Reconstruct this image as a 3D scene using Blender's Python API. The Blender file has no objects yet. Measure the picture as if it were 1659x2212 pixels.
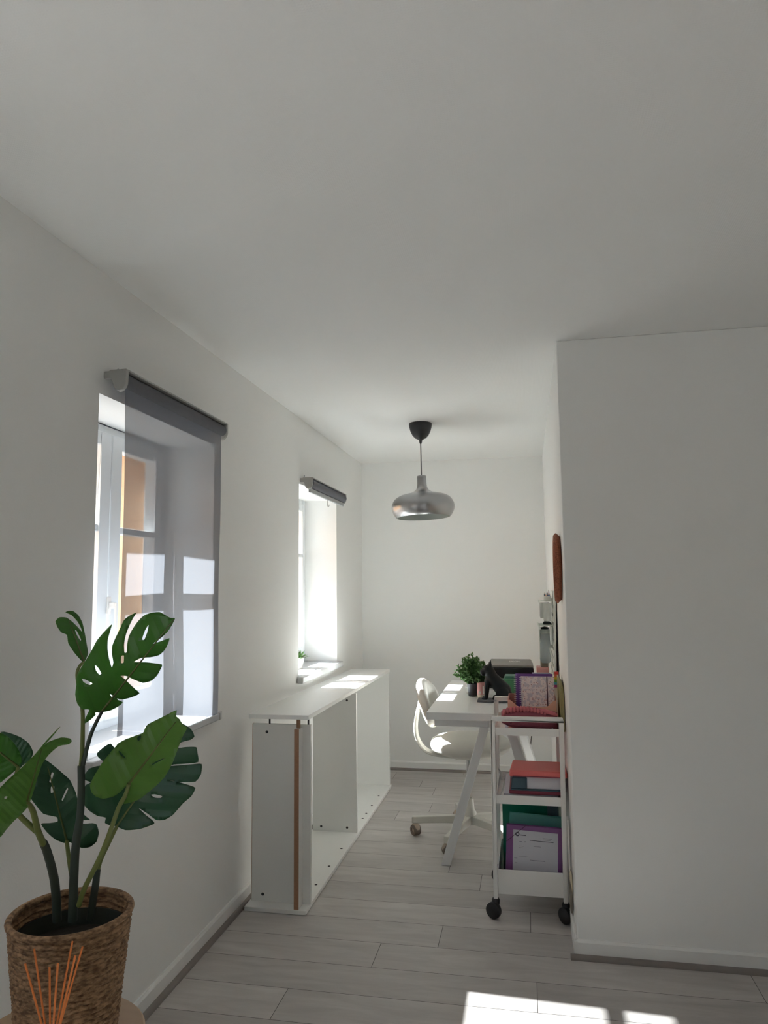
import bpy, bmesh, math, random
from mathutils import Vector, Matrix, noise
from mathutils.geometry import delaunay_2d_cdt
random.seed(7)
SC = bpy.context.scene
COL = SC.collection

# ------------------------------------------------------------------ camera
W, H = 1659.0, 2212.0
FPX = 1572.86
CAM = Vector((0, 0, 1.3))
CR = Vector((0.98150171, 0.19118893, -0.01005895))
CU = Vector((0.02961303, -0.09969632, 0.99457715))
CF = Vector((-0.1891493, 0.97647705, 0.10351379))
cd = bpy.data.cameras.new('camera')
cam = bpy.data.objects.new('camera', cd)
COL.objects.link(cam)
cam.matrix_world = Matrix(((CR.x, CU.x, -CF.x, CAM.x), (CR.y, CU.y, -CF.y, CAM.y), (CR.z, CU.z, -CF.z, CAM.z), (0, 0, 0, 1)))
cd.sensor_fit = 'VERTICAL'
cd.sensor_height = 36.0
cd.lens = FPX / H * 36.0
cd.clip_start = 0.02
SC.camera = cam


def at(px, py, d):
    """world point on the sight line of a measured photo point, at depth d (metres)"""
    return CAM + (CR * ((px - W / 2) / FPX) - CU * ((py - H / 2) / FPX) + CF) * d


# ------------------------------------------------------------------ materials
def lin(c):
    def f(v):
        v /= 255.0
        return v / 12.92 if v <= 0.04045 else ((v + 0.055) / 1.055) ** 2.4
    return (f(c[0]), f(c[1]), f(c[2]), 1.0)


def mat(name, rgb, rough=0.5, metal=0.0, var=0.0, vscale=8.0, vstretch=(1, 1, 1), bump=0.0, bscale=60.0, spec=0.5, transl=0.0, coat=0.0, linear=False):
    m = bpy.data.materials.new(name)
    m.use_nodes = True
    nt = m.node_tree
    N, L = nt.nodes, nt.links
    b = N['Principled BSDF']
    c = tuple(rgb) + (1.0,) if linear else lin(rgb)
    b.inputs['Base Color'].default_value = c
    b.inputs['Roughness'].default_value = rough
    b.inputs['Metallic'].default_value = metal
    b.inputs['Specular IOR Level'].default_value = spec
    b.inputs['Coat Weight'].default_value = coat
    tc = N.new('ShaderNodeTexCoord')
    if var > 0:
        mp = N.new('ShaderNodeMapping')
        mp.inputs['Scale'].default_value = vstretch
        nz = N.new('ShaderNodeTexNoise')
        nz.inputs['Scale'].default_value = vscale
        nz.inputs['Detail'].default_value = 5
        rp = N.new('ShaderNodeMix')
        rp.data_type = 'RGBA'
        rp.inputs['A'].default_value = tuple(v * (1 - var) for v in c[:3]) + (1,)
        rp.inputs['B'].default_value = tuple(min(1, v * (1 + var)) for v in c[:3]) + (1,)
        L.new(tc.outputs['Object'], mp.inputs['Vector'])
        L.new(mp.outputs['Vector'], nz.inputs['Vector'])
        L.new(nz.outputs['Fac'], rp.inputs['Factor'])
        L.new(rp.outputs['Result'], b.inputs['Base Color'])
    if bump > 0:
        n2 = N.new('ShaderNodeTexNoise')
        n2.inputs['Scale'].default_value = bscale
        n2.inputs['Detail'].default_value = 3
        bp = N.new('ShaderNodeBump')
        bp.inputs['Strength'].default_value = bump
        bp.inputs['Distance'].default_value = 0.004
        L.new(tc.outputs['Object'], n2.inputs['Vector'])
        L.new(n2.outputs['Fac'], bp.inputs['Height'])
        L.new(bp.outputs['Normal'], b.inputs['Normal'])
    if transl > 0:
        out = N['Material Output']
        tr = N.new('ShaderNodeBsdfTranslucent')
        tr.inputs['Color'].default_value = tuple(min(1, v * 1.6) for v in c[:3]) + (1,)
        mx = N.new('ShaderNodeMixShader')
        mx.inputs['Fac'].default_value = transl
        L.new(b.outputs[0], mx.inputs[1])
        L.new(tr.outputs[0], mx.inputs[2])
        L.new(mx.outputs[0], out.inputs['Surface'])
    return m


def sheer(name, rgb, clear, back=0.5, rough=0.6):
    """thin see-through stuff: clear share passes, the rest scatters front/back"""
    m = bpy.data.materials.new(name)
    m.use_nodes = True
    nt = m.node_tree
    N, L = nt.nodes, nt.links
    for n in list(N):
        if n.type == 'BSDF_PRINCIPLED':
            N.remove(n)
    out = N['Material Output']
    df = N.new('ShaderNodeBsdfDiffuse')
    tl = N.new('ShaderNodeBsdfTranslucent')
    tp = N.new('ShaderNodeBsdfTransparent')
    for n in (df, tl):
        n.inputs['Color'].default_value = lin(rgb)
    a = N.new('ShaderNodeMixShader')
    a.inputs['Fac'].default_value = back
    L.new(df.outputs[0], a.inputs[1])
    L.new(tl.outputs[0], a.inputs[2])
    b = N.new('ShaderNodeMixShader')
    b.inputs['Fac'].default_value = clear
    L.new(a.outputs[0], b.inputs[1])
    L.new(tp.outputs[0], b.inputs[2])
    L.new(b.outputs[0], out.inputs['Surface'])
    return m


def veins(m, light):
    nt = m.node_tree
    N, L = nt.nodes, nt.links
    b = N['Principled BSDF']
    src = b.inputs['Base Color'].links[0].from_socket
    uv = N.new('ShaderNodeUVMap')
    uv.uv_map = 'vein'
    sp = N.new('ShaderNodeSeparateXYZ')
    L.new(uv.outputs[0], sp.inputs[0])
    def mth(op, a, b_):
        n = N.new('ShaderNodeMath')
        n.operation = op
        for i, v in enumerate((a, b_)):
            if isinstance(v, (int, float)):
                n.inputs[i].default_value = v
            else:
                L.new(v, n.inputs[i])
        return n.outputs[0]
    ph = mth('MULTIPLY', mth('SUBTRACT', sp.outputs['X'], mth('MULTIPLY', sp.outputs['Y'], 0.55)), 8.0)
    tri = mth('ABSOLUTE', mth('SUBTRACT', mth('FRACT', ph, 0.0), 0.5), 0.0)
    mr = N.new('ShaderNodeMapRange')
    mr.inputs['From Min'].default_value = 0.0
    mr.inputs['From Max'].default_value = 0.05
    mr.inputs['To Min'].default_value = 0.4
    mr.inputs['To Max'].default_value = 0.0
    L.new(tri, mr.inputs['Value'])
    mx = N.new('ShaderNodeMix')
    mx.data_type = 'RGBA'
    L.new(mr.outputs[0], mx.inputs['Factor'])
    L.new(src, mx.inputs['A'])
    mx.inputs['B'].default_value = lin(light)
    L.new(mx.outputs['Result'], b.inputs['Base Color'])
    bp = N.new('ShaderNodeBump')
    bp.inputs['Strength'].default_value = 0.22
    bp.inputs['Distance'].default_value = 0.003
    mr2 = N.new('ShaderNodeMapRange')
    mr2.inputs['From Max'].default_value = 0.5
    L.new(tri, mr2.inputs['Value'])
    L.new(mr2.outputs[0], bp.inputs['Height'])
    L.new(bp.outputs['Normal'], b.inputs['Normal'])


def glass_mat(name, tint=(0.96, 0.98, 0.98), gloss=0.06):
    m = bpy.data.materials.new(name)
    m.use_nodes = True
    nt = m.node_tree
    N, L = nt.nodes, nt.links
    for n in list(N):
        if n.type == 'BSDF_PRINCIPLED':
            N.remove(n)
    tp = N.new('ShaderNodeBsdfTransparent')
    tp.inputs['Color'].default_value = tint + (1,)
    gl = N.new('ShaderNodeBsdfGlossy')
    gl.inputs['Roughness'].default_value = 0.03
    mx = N.new('ShaderNodeMixShader')
    mx.inputs['Fac'].default_value = gloss
    L.new(tp.outputs[0], mx.inputs[1])
    L.new(gl.outputs[0], mx.inputs[2])
    L.new(mx.outputs[0], N['Material Output'].inputs['Surface'])
    return m


def floor_mat():
    m = mat('grey_oak_laminate', (150, 143, 139), 0.42, spec=0.35)
    nt = m.node_tree
    N, L = nt.nodes, nt.links
    b = N['Principled BSDF']
    geo = N.new('ShaderNodeNewGeometry')
    tc = N.new('ShaderNodeTexCoord')
    mp = N.new('ShaderNodeMapping')
    mp.inputs['Scale'].default_value = (1.5, 8, 1)
    add = N.new('ShaderNodeVectorMath')
    add.operation = 'MULTIPLY_ADD'
    cmb = N.new('ShaderNodeCombineXYZ')
    L.new(geo.outputs['Random Per Island'], cmb.inputs['X'])
    L.new(geo.outputs['Random Per Island'], cmb.inputs['Z'])
    add.inputs[1].default_value = (13, 0, 31)
    L.new(cmb.outputs[0], add.inputs[0])
    L.new(tc.outputs['Object'], mp.inputs['Vector'])
    L.new(mp.outputs['Vector'], add.inputs[2])
    nz = N.new('ShaderNodeTexNoise')
    nz.inputs['Scale'].default_value = 2.2
    nz.inputs['Detail'].default_value = 7
    nz.inputs['Roughness'].default_value = 0.62
    nz.inputs['Distortion'].default_value = 0.6
    L.new(add.outputs[0], nz.inputs['Vector'])
    rp = N.new('ShaderNodeValToRGB')
    e = rp.color_ramp.elements
    e[0].position, e[0].color = 0.2, lin((170, 164, 160))
    e[1].position, e[1].color = 0.8, lin((207, 202, 198))
    L.new(nz.outputs['Fac'], rp.inputs['Fac'])
    hs = N.new('ShaderNodeHueSaturation')
    mr = N.new('ShaderNodeMapRange')
    mr.inputs['To Min'].default_value = 0.88
    mr.inputs['To Max'].default_value = 1.10
    L.new(geo.outputs['Random Per Island'], mr.inputs['Value'])
    L.new(mr.outputs[0], hs.inputs['Value'])
    L.new(rp.outputs['Color'], hs.inputs['Color'])
    L.new(hs.outputs['Color'], b.inputs['Base Color'])
    bp = N.new('ShaderNodeBump')
    bp.inputs['Strength'].default_value = 0.06
    bp.inputs['Distance'].default_value = 0.002
    L.new(nz.outputs['Fac'], bp.inputs['Height'])
    L.new(bp.outputs['Normal'], b.inputs['Normal'])
    return m


def floral_mat():
    m = mat('floral_cover', (196, 178, 178), 0.5)
    nt = m.node_tree
    N, L = nt.nodes, nt.links
    b = N['Principled BSDF']
    tc = N.new('ShaderNodeTexCoord')
    v = N.new('ShaderNodeTexVoronoi')
    v.inputs['Scale'].default_value = 105
    L.new(tc.outputs['Object'], v.inputs['Vector'])
    r = N.new('ShaderNodeValToRGB')
    r.color_ramp.interpolation = 'CONSTANT'
    el = r.color_ramp.elements
    el[0].position, el[0].color = 0, lin((160, 108, 108))
    el[1].position, el[1].color = 0.30, lin((236, 222, 222))
    a = el.new(0.16); a.color = lin((206, 172, 172))
    L.new(v.outputs['Distance'], r.inputs['Fac'])
    n = N.new('ShaderNodeTexNoise')
    n.inputs['Scale'].default_value = 70
    L.new(tc.outputs['Object'], n.inputs['Vector'])
    r2 = N.new('ShaderNodeValToRGB')
    r2.color_ramp.elements[0].position = 0.5
    r2.color_ramp.elements[0].color = (0, 0, 0, 1)
    r2.color_ramp.elements[1].position = 0.56
    L.new(n.outputs['Fac'], r2.inputs['Fac'])
    mx = N.new('ShaderNodeMix')
    mx.data_type = 'RGBA'
    L.new(r2.outputs['Color'], mx.inputs['Factor'])
    L.new(r.outputs['Color'], mx.inputs['A'])
    mx.inputs['B'].default_value = lin((206, 196, 204))
    L.new(mx.outputs['Result'], b.inputs['Base Color'])
    return m


def wicker_mat(name, c1, c2, sc=90):
    m = mat(name, c1, 0.8, bump=0.9, bscale=140)
    nt = m.node_tree
    N, L = nt.nodes, nt.links
    b = N['Principled BSDF']
    tc = N.new('ShaderNodeTexCoord')
    mp = N.new('ShaderNodeMapping')
    mp.inputs['Scale'].default_value = (1, 1, 2.4)
    n = N.new('ShaderNodeTexNoise')
    n.inputs['Scale'].default_value = sc
    n.inputs['Detail'].default_value = 4
    r = N.new('ShaderNodeValToRGB')
    r.color_ramp.elements[0].position, r.color_ramp.elements[0].color = 0.34, lin(c1)
    r.color_ramp.elements[1].position, r.color_ramp.elements[1].color = 0.66, lin(c2)
    L.new(tc.outputs['Object'], mp.inputs['Vector'])
    L.new(mp.outputs['Vector'], n.inputs['Vector'])
    L.new(n.outputs['Fac'], r.inputs['Fac'])
    L.new(r.outputs['Color'], b.inputs['Base Color'])
    return m


def ceiling_mat():
    m = mat('woven_ceiling_paint', (240, 240, 238), 0.85, spec=0.2)
    nt = m.node_tree
    N, L = nt.nodes, nt.links
    b = N['Principled BSDF']
    tc = N.new('ShaderNodeTexCoord')
    hs = []
    for ax in ('X', 'Y'):
        w = N.new('ShaderNodeTexWave')
        w.wave_type = 'BANDS'
        w.bands_direction = ax
        w.inputs['Scale'].default_value = 55
        w.inputs['Distortion'].default_value = 1.2
        w.inputs['Detail'].default_value = 1
        L.new(tc.outputs['Object'], w.inputs['Vector'])
        hs.append(w)
    mm = N.new('ShaderNodeMath')
    mm.operation = 'MULTIPLY'
    L.new(hs[0].outputs['Fac'], mm.inputs[0])
    L.new(hs[1].outputs['Fac'], mm.inputs[1])
    bp = N.new('ShaderNodeBump')
    bp.inputs['Strength'].default_value = 0.12
    bp.inputs['Distance'].default_value = 0.002
    L.new(mm.outputs[0], bp.inputs['Height'])
    L.new(bp.outputs['Normal'], b.inputs['Normal'])
    return m


M = {}
M['wall'] = mat('wall_paint', (239, 239, 237), 0.8, bump=0.08, bscale=180, spec=0.25)
M['ceiling'] = ceiling_mat()
M['floor'] = floor_mat()
M['gap'] = mat('plank_gap', (70, 66, 64), 0.9)
M['skirting'] = mat('skirting_paint', (238, 238, 236), 0.45)
M['quarter'] = mat('grey_trim_strip', (132, 124, 119), 0.5, var=0.12, vscale=20, vstretch=(1, 1, 1))
M['frame'] = mat('window_frame_paint', (226, 230, 232), 0.35)
M['sill'] = mat('window_sill_paint', (200, 201, 201), 0.35)
M['pane'] = glass_mat('window_glass')
M['facade'] = mat('tan_render', (196, 152, 106), 0.9, var=0.08, vscale=1.2, bump=0.1)
M['stone'] = mat('sandstone', (186, 152, 120), 0.9, var=0.12, vscale=14, bump=0.3, bscale=60)
M['zinc'] = mat('zinc_sill', (92, 94, 96), 0.6)
M['facade2'] = mat('pale_stone', (210, 208, 204), 0.9)
M['ground'] = mat('pale_paving', (170, 170, 168), 0.9, var=0.1, vscale=2)
M['blind'] = sheer('blind_fabric', (116, 119, 126), 0.20, 0.23)
M['blind_roll'] = mat('blind_roll_fabric', (96, 97, 102), 0.8)
M['bracket'] = mat('bracket_plastic', (168, 168, 164), 0.5)
M['alu'] = mat('brushed_rail', (178, 180, 182), 0.4, metal=0.3)
M['melamine'] = mat('white_melamine', (234, 234, 231), 0.35)
M['chip'] = mat('raw_chipboard', (164, 124, 96), 0.85, var=0.2, vscale=90)
M['hole'] = mat('dark_hole', (52, 52, 54), 0.7)
M['dowel'] = mat('wooden_dowel', (150, 118, 92), 0.7)
M['black'] = mat('black_plastic', (34, 34, 37), 0.45)
M['silver'] = mat('satin_aluminium', (168, 168, 169), 0.3, metal=1.0)
M['shadewhite'] = mat('shade_inner_white', (190, 194, 190), 0.6)
M['cord'] = mat('grey_cord', (96, 96, 94), 0.7)
M['desk'] = mat('desk_white', (234, 236, 236), 0.3)
M['trestle'] = mat('white_lacquered_steel', (232, 232, 232), 0.4)
M['chairfab'] = mat('pale_chair_fabric', (206, 202, 194), 0.85, bump=0.15, bscale=400)
M['chairmetal'] = mat('chair_powder_coat', (206, 204, 196), 0.45)
M['chrome'] = mat('chrome_tube', (190, 190, 192), 0.15, metal=1.0)
M['caster'] = mat('beige_caster', (186, 168, 150), 0.5)
M['tyre'] = mat('worn_tyre', (120, 108, 98), 0.6)
M['cart'] = mat('cart_powder_coat', (234, 233, 230), 0.45)
M['leaf'] = mat('monstera_green', (70, 126, 48), 0.4, var=0.28, vscale=9, transl=0.4)
M['leafdark'] = mat('monstera_dark_green', (34, 78, 48), 0.4, var=0.28, vscale=9, transl=0.2)
M['leaflight'] = mat('monstera_light_green', (92, 136, 60), 0.42, var=0.25, vscale=9, transl=0.34)
veins(M['leaf'], (70, 104, 48))
veins(M['leafdark'], (52, 92, 62))
veins(M['leaflight'], (104, 140, 66))
M['rib'] = mat('leaf_rib_green', (86, 96, 42), 0.5)
M['stemdark'] = mat('dark_stem', (46, 56, 46), 0.6, var=0.3, vscale=30)
M['stem'] = mat('green_stem', (98, 108, 52), 0.55, var=0.2, vscale=20)
M['basket'] = wicker_mat('seagrass', (104, 76, 52), (178, 142, 106))
M['liner'] = mat('dark_liner', (46, 52, 46), 0.35)
M['soil'] = mat('dark_soil', (40, 34, 28), 0.95, var=0.4, vscale=60, bump=0.6, bscale=90)
M['wood'] = mat('light_wood', (186, 156, 124), 0.5, var=0.16, vscale=9, vstretch=(1, 7, 1))
M['woodedge'] = mat('dark_wood_edge', (112, 84, 54), 0.6, var=0.2, vscale=20)
M['reed'] = mat('orange_reed', (214, 122, 58), 0.7, var=0.1, vscale=30)
M['bottle'] = mat('amber_bottle', (120, 70, 40), 0.1, coat=0.5)
M['plastic_black'] = mat('glossy_black', (22, 23, 27), 0.18)
M['printer_grey'] = mat('printer_lid_grey', (120, 118, 112), 0.45)
M['letter'] = mat('pale_lettering', (222, 222, 222), 0.5)
M['pot_black'] = mat('black_pot', (44, 45, 50), 0.5)
M['shrub'] = mat('shrub_green', (92, 130, 72), 0.55, var=0.45, vscale=40, transl=0.25)
M['dog'] = mat('dark_figurine', (24, 28, 32), 0.5, spec=0.3)
M['dogbase'] = mat('slate_base', (96, 98, 104), 0.6)
M['pink'] = mat('dusty_pink', (206, 146, 142), 0.45)
M['white'] = mat('matte_white', (232, 230, 226), 0.5)
M['beige'] = mat('beige_plastic', (206, 190, 174), 0.5)
M['green'] = mat('leaf_green_plastic', (92, 152, 110), 0.45)
M['greend'] = mat('deep_green_plastic', (54, 112, 90), 0.45)
M['cranberry'] = mat('cranberry_knit', (198, 112, 120), 0.9, var=0.25, vscale=70, vstretch=(1, 1, 3), bump=0.5, bscale=120)
M['crimson'] = mat('crimson_weave', (146, 76, 90), 0.9, var=0.25, vscale=50, vstretch=(1, 1, 5), bump=0.5, bscale=120)
M['peach'] = mat('peach_card', (238, 188, 164), 0.6)
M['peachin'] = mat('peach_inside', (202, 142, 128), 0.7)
M['purple'] = mat('purple_cover', (112, 70, 148), 0.45)
M['floral'] = floral_mat()
M['elastic'] = mat('plum_elastic', (72, 38, 52), 0.7)
M['wire'] = mat('pale_wire', (200, 196, 204), 0.3, metal=0.6)
M['paper'] = mat('white_paper', (206, 206, 214), 0.8)
M['papergrey'] = mat('blueish_paper', (174, 180, 198), 0.8)
M['khaki'] = mat('khaki_folder', (164, 158, 112), 0.7)
M['coral'] = mat('coral_folder', (224, 112, 108), 0.5)
M['teal'] = mat('slate_teal_folder', (58, 84, 98), 0.5)
M['maroon'] = mat('maroon_folder', (134, 50, 70), 0.5)
M['emerald'] = mat('emerald_folder', (0, 130, 104), 0.4, transl=0.3)
M['aqua'] = mat('aqua_folder', (120, 188, 180), 0.4, transl=0.3)
M['violet'] = mat('violet_folder', (138, 86, 146), 0.4, transl=0.15)
M['ink'] = mat('grey_ink', (110, 110, 126), 0.8)
M['inkdark'] = mat('dark_ink', (62, 60, 74), 0.8)
M['clear'] = sheer('frosted_clear', (214, 218, 216), 0.5, 0.5)
M['film'] = sheer('clear_film', (224, 226, 226), 0.85, 0.5)
M['smoke'] = sheer('smoky_clear', (150, 164, 170), 0.42, 0.5)
M['mint'] = mat('pale_mint_board', (216, 222, 216), 0.5)
M['slot'] = mat('slot_shadow_grey', (140, 146, 142), 0.8)
M['terracotta'] = wicker_mat('brown_weave', (118, 66, 46), (166, 98, 70), 160)
M['orange'] = mat('orange_pencil', (228, 130, 96), 0.5)
M['blue'] = mat('blue_marker', (96, 128, 176), 0.5)
M['cream'] = mat('cream_card', (214, 204, 178), 0.7)
M['greycloth'] = mat('grey_cloth', (128, 122, 112), 0.9)
for k, c in dict(red=(226, 80, 70), yellow=(232, 206, 70), lime=(120, 196, 90), sky=(90, 190, 210), magenta=(176, 70, 140)).items():
    M[k] = mat('tab_' + k, c, 0.5)


# ------------------------------------------------------------------ mesh building
class MB:
    def __init__(s):
        s.v, s.f, s.mi = [], [], []
        s.cur = 0

    def slot(s, i):
        s.cur = i
        return s

    def add(s, vs, fs):
        o = len(s.v)
        s.v += [Vector(p) for p in vs]
        for f in fs:
            s.f.append([i + o for i in f])
            s.mi.append(s.cur)
        return s

    def box(s, x0, x1, y0, y1, z0, z1, tf=None):
        vs = [Vector((x, y, z)) for z in (z0, z1) for y in (y0, y1) for x in (x0, x1)]
        if tf:
            vs = [tf @ v for v in vs]
        return s.add(vs, [(0, 2, 3, 1), (4, 5, 7, 6), (0, 1, 5, 4), (2, 6, 7, 3), (0, 4, 6, 2), (1, 3, 7, 5)])

    def hexa(s, a, b):
        """solid between two quads a and b (lists of 4 points)"""
        return s.add(list(a) + list(b), [(3, 2, 1, 0), (4, 5, 6, 7), (0, 1, 5, 4), (1, 2, 6, 5), (2, 3, 7, 6), (3, 0, 4, 7)])

    def prism(s, poly, vec):
        n = len(poly)
        vec = Vector(vec)
        a = [Vector(p) for p in poly]
        return s.add(a + [p + vec for p in a], [list(range(n))[::-1], list(range(n, 2 * n))] + [(i, (i + 1) % n, n + (i + 1) % n, n + i) for i in range(n)])

    def lathe(s, prof, c, n=32, tf=None, closed=False, sx=1.0, sy=1.0):
        c = Vector(c)
        vs = []
        for r, z in prof:
            for k in range(n):
                a = 2 * math.pi * k / n
                p = Vector((r * math.cos(a) * sx, r * math.sin(a) * sy, z))
                vs.append((tf @ p if tf else p) + c)
        m = len(prof)
        fs = []
        for i in range(m - 1 if not closed else m):
            j = (i + 1) % m
            for k in range(n):
                k2 = (k + 1) % n
                fs.append((i * n + k, i * n + k2, j * n + k2, j * n + k))
        if not closed:
            if prof[0][0] > 1e-6:
                fs.append(list(range(n))[::-1])
            if prof[-1][0] > 1e-6:
                fs.append([(m - 1) * n + k for k in range(n)])
        return s.add(vs, fs)

    def tube(s, pts, r, n=10, flat=None):
        pts = [Vector(p) for p in pts]
        rs = r if isinstance(r, (list, tuple)) else [r] * len(pts)
        ref = None
        vs = []
        for i, p in enumerate(pts):
            t = (pts[min(i + 1, len(pts) - 1)] - pts[max(i - 1, 0)]).normalized()
            if ref is None:
                ref = t.orthogonal().normalized() if flat is None else Vector(flat)
            u = (ref - t * ref.dot(t)).normalized()
            ref = u
            w = t.cross(u)
            for k in range(n):
                a = 2 * math.pi * k / n
                vs.append(p + (u * math.cos(a) + w * math.sin(a)) * rs[i])
        fs = []
        for i in range(len(pts) - 1):
            for k in range(n):
                k2 = (k + 1) % n
                fs.append((i * n + k, i * n + k2, (i + 1) * n + k2, (i + 1) * n + k))
        fs.append(list(range(n))[::-1])
        fs.append([(len(pts) - 1) * n + k for k in range(n)])
        return s.add(vs, fs)

    def strap(s, pts, side, w, t):
        """flat bar of width w (along side) and thickness t along a path"""
        pts = [Vector(p) for p in pts]
        side = Vector(side).normalized()
        vs = []
        for i, p in enumerate(pts):
            d = (pts[min(i + 1, len(pts) - 1)] - pts[max(i - 1, 0)]).normalized()
            nn = d.cross(side).normalized()
            for a, b in ((-1, -1), (1, -1), (1, 1), (-1, 1)):
                vs.append(p + side * a * w / 2 + nn * b * t / 2)
        fs = []
        for i in range(len(pts) - 1):
            for k in range(4):
                k2 = (k + 1) % 4
                fs.append((i * 4 + k, i * 4 + k2, i * 4 + 4 + k2, i * 4 + 4 + k))
        fs.append((3, 2, 1, 0))
        o = 4 * (len(pts) - 1)
        fs.append((o, o + 1, o + 2, o + 3))
        return s.add(vs, fs)

    def ellipsoid(s, c, r, tf=None, nu=16, nv=12):
        prof = [(math.sin(math.pi * i / nv), -math.cos(math.pi * i / nv)) for i in range(nv + 1)]
        vs = []
        c = Vector(c)
        for pr, pz in prof:
            for k in range(nu):
                a = 2 * math.pi * k / nu
                p = Vector((pr * math.cos(a) * r[0], pr * math.sin(a) * r[1], pz * r[2]))
                vs.append((tf @ p if tf else p) + c)
        fs = []
        for i in range(nv):
            for k in range(nu):
                k2 = (k + 1) % nu
                fs.append((i * nu + k, i * nu + k2, (i + 1) * nu + k2, (i + 1) * nu + k))
        return s.add(vs, fs)

    def obj(s, name, m, parent=None, smooth=None, bevel=0.0, solid=0.0, sub=0, remesh=0.0, label=None):
        ms = m if isinstance(m, (list, tuple)) else [m]
        me = bpy.data.meshes.new(name)
        off = Vector((0, 0, 0))
        q = parent
        while q is not None:
            off += q.location
            q = q.parent
        me.from_pydata([tuple(p - off) for p in s.v], [], s.f)
        for x in ms:
            me.materials.append(M[x] if isinstance(x, str) else x)
        me.polygons.foreach_set('material_index', s.mi)
        bm = bmesh.new()
        bm.from_mesh(me)
        bmesh.ops.remove_doubles(bm, verts=bm.verts, dist=1e-6)
        bmesh.ops.recalc_face_normals(bm, faces=bm.faces)
        bm.to_mesh(me)
        bm.free()
        if smooth is not None:
            me.polygons.foreach_set('use_smooth', [True] * len(me.polygons))
            me.set_sharp_from_angle(angle=math.radians(smooth))
        o = bpy.data.objects.new(name, me)
        COL.objects.link(o)
        o.parent = parent
        if remesh:
            d = o.modifiers.new('remesh', 'REMESH')
            d.mode = 'VOXEL'
            d.voxel_size = remesh
            d.use_smooth_shade = True
            d2 = o.modifiers.new('smooth', 'SMOOTH')
            d2.iterations = 4
        if solid:
            d = o.modifiers.new('solid', 'SOLIDIFY')
            d.thickness = solid
            d.offset = 0
        if bevel:
            d = o.modifiers.new('bevel', 'BEVEL')
            d.width = bevel
            d.segments = 2
            d.limit_method = 'ANGLE'
        if sub:
            d = o.modifiers.new('sub', 'SUBSURF')
            d.levels = d.render_levels = sub
        if label:
            o['label'] = label
        return o


def thing(name, loc, label, cat, group=None):
    o = bpy.data.objects.new(name, None)
    COL.objects.link(o)
    o.location = loc
    o.empty_display_size = 0.05
    o['label'] = label
    o['category'] = cat
    if group:
        o['group'] = group
    return o


def tag(o, label, cat, group=None):
    o['label'] = label
    o['category'] = cat
    if group:
        o['group'] = group
    return o


def structure(o):
    o['kind'] = 'structure'
    return o


def R(ax, deg):
    return Matrix.Rotation(math.radians(deg), 4, ax)


def catmull(pts, k=6):
    pts = [Vector(p) for p in pts]
    out = []
    for i in range(len(pts) - 1):
        p0, p1, p2, p3 = pts[max(i - 1, 0)], pts[i], pts[i + 1], pts[min(i + 2, len(pts) - 1)]
        for j in range(k):
            t = j / k
            out.append(0.5 * ((2 * p1) + (p2 - p0) * t + (2 * p0 - 5 * p1 + 4 * p2 - p3) * t * t + (3 * p1 - p0 - 3 * p2 + p3) * t ** 3))
    out.append(pts[-1])
    return out


# ------------------------------------------------------------------ room shell
XL, XO = -1.2, -1.65          # inner and outer face of the window wall
XR, YN, YF = 0.139, 2.79, 5.316
HC = 2.2355
YB, XE = -2.4, 3.0            # the part of the room behind the photographer
WIN = [(-0.03, 0.77), (1.87, 2.67), (3.767, 4.567)]  # first opening is unseen, spaced like the others and added for daylight
ZS, ZT = 0.815, 1.87

# floor: planks run across the room
mb = MB()
rows = []
y0 = 2.2455 - 0.1757 * 28
JO = {0: -0.804, 1: -0.005, 2: -0.564, 3: -0.355, 4: -0.023, 6: -0.237, 7: -0.39, 8: -0.39, 12: -0.597, 15: -0.728}
G = 0.0009
for k in range(-28, 19):
    ya = 2.2455 + 0.1757 * k
    yb = ya + 0.1757
    j = JO.get(k, -0.9 + (k * 0.47) % 1.26)
    if k == 4:
        j = -0.023
    x = j - 1.26 * 2
    while x < XE:
        a, b = max(x, XL - 0.02), min(x + 1.26, XE + 0.02)
        if b > a + 0.01:
            c, d = max(ya, YB - 0.02), min(yb, YF + 0.02)
            if d > c + 0.01:
                mb.add([(a + G, c + G, 0), (b - G, c + G, 0), (b - G, d - G, 0), (a + G, d - G, 0)], [(0, 1, 2, 3)])
        x += 1.26
mb.slot(1).box(XL - 0.02, XE + 0.02, YB - 0.02, YF + 0.02, -0.06, -0.0012)
structure(mb.obj('floor', ['floor', 'gap']))

mb = MB().box(XL - 0.45, XE + 0.1, YB - 0.1, YF + 0.1, HC, HC + 0.15)
structure(mb.obj('ceiling', 'ceiling'))

# window wall, pierced by deep openings; sandstone outside, plaster inside
XM = -1.475
for nm, xa, xb, mt in (('wall_left', XM, XL, 'wall'), ('wall_outer', XO, XM, 'stone')):
    mb = MB()
    ys = [YB - 0.1]
    for a, b in WIN:
        ys += [a, b]
    ys.append(YF + 0.1)
    for i in range(0, len(ys), 2):
        mb.box(xa, xb, ys[i], ys[i + 1], -0.06, HC)
    for a, b in WIN:
        mb.slot(1 if mt == 'stone' else 0).box(xa, xb, a, b, -0.06, ZS - 0.002).slot(0)
        mb.box(xa, xb, a, b, ZT, HC)
    structure(mb.obj(nm, [mt, 'zinc']))
structure(MB().box(XL, XR + 0.1, YF, YF + 0.1, -0.06, HC).obj('wall_far', 'wall'))
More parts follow.
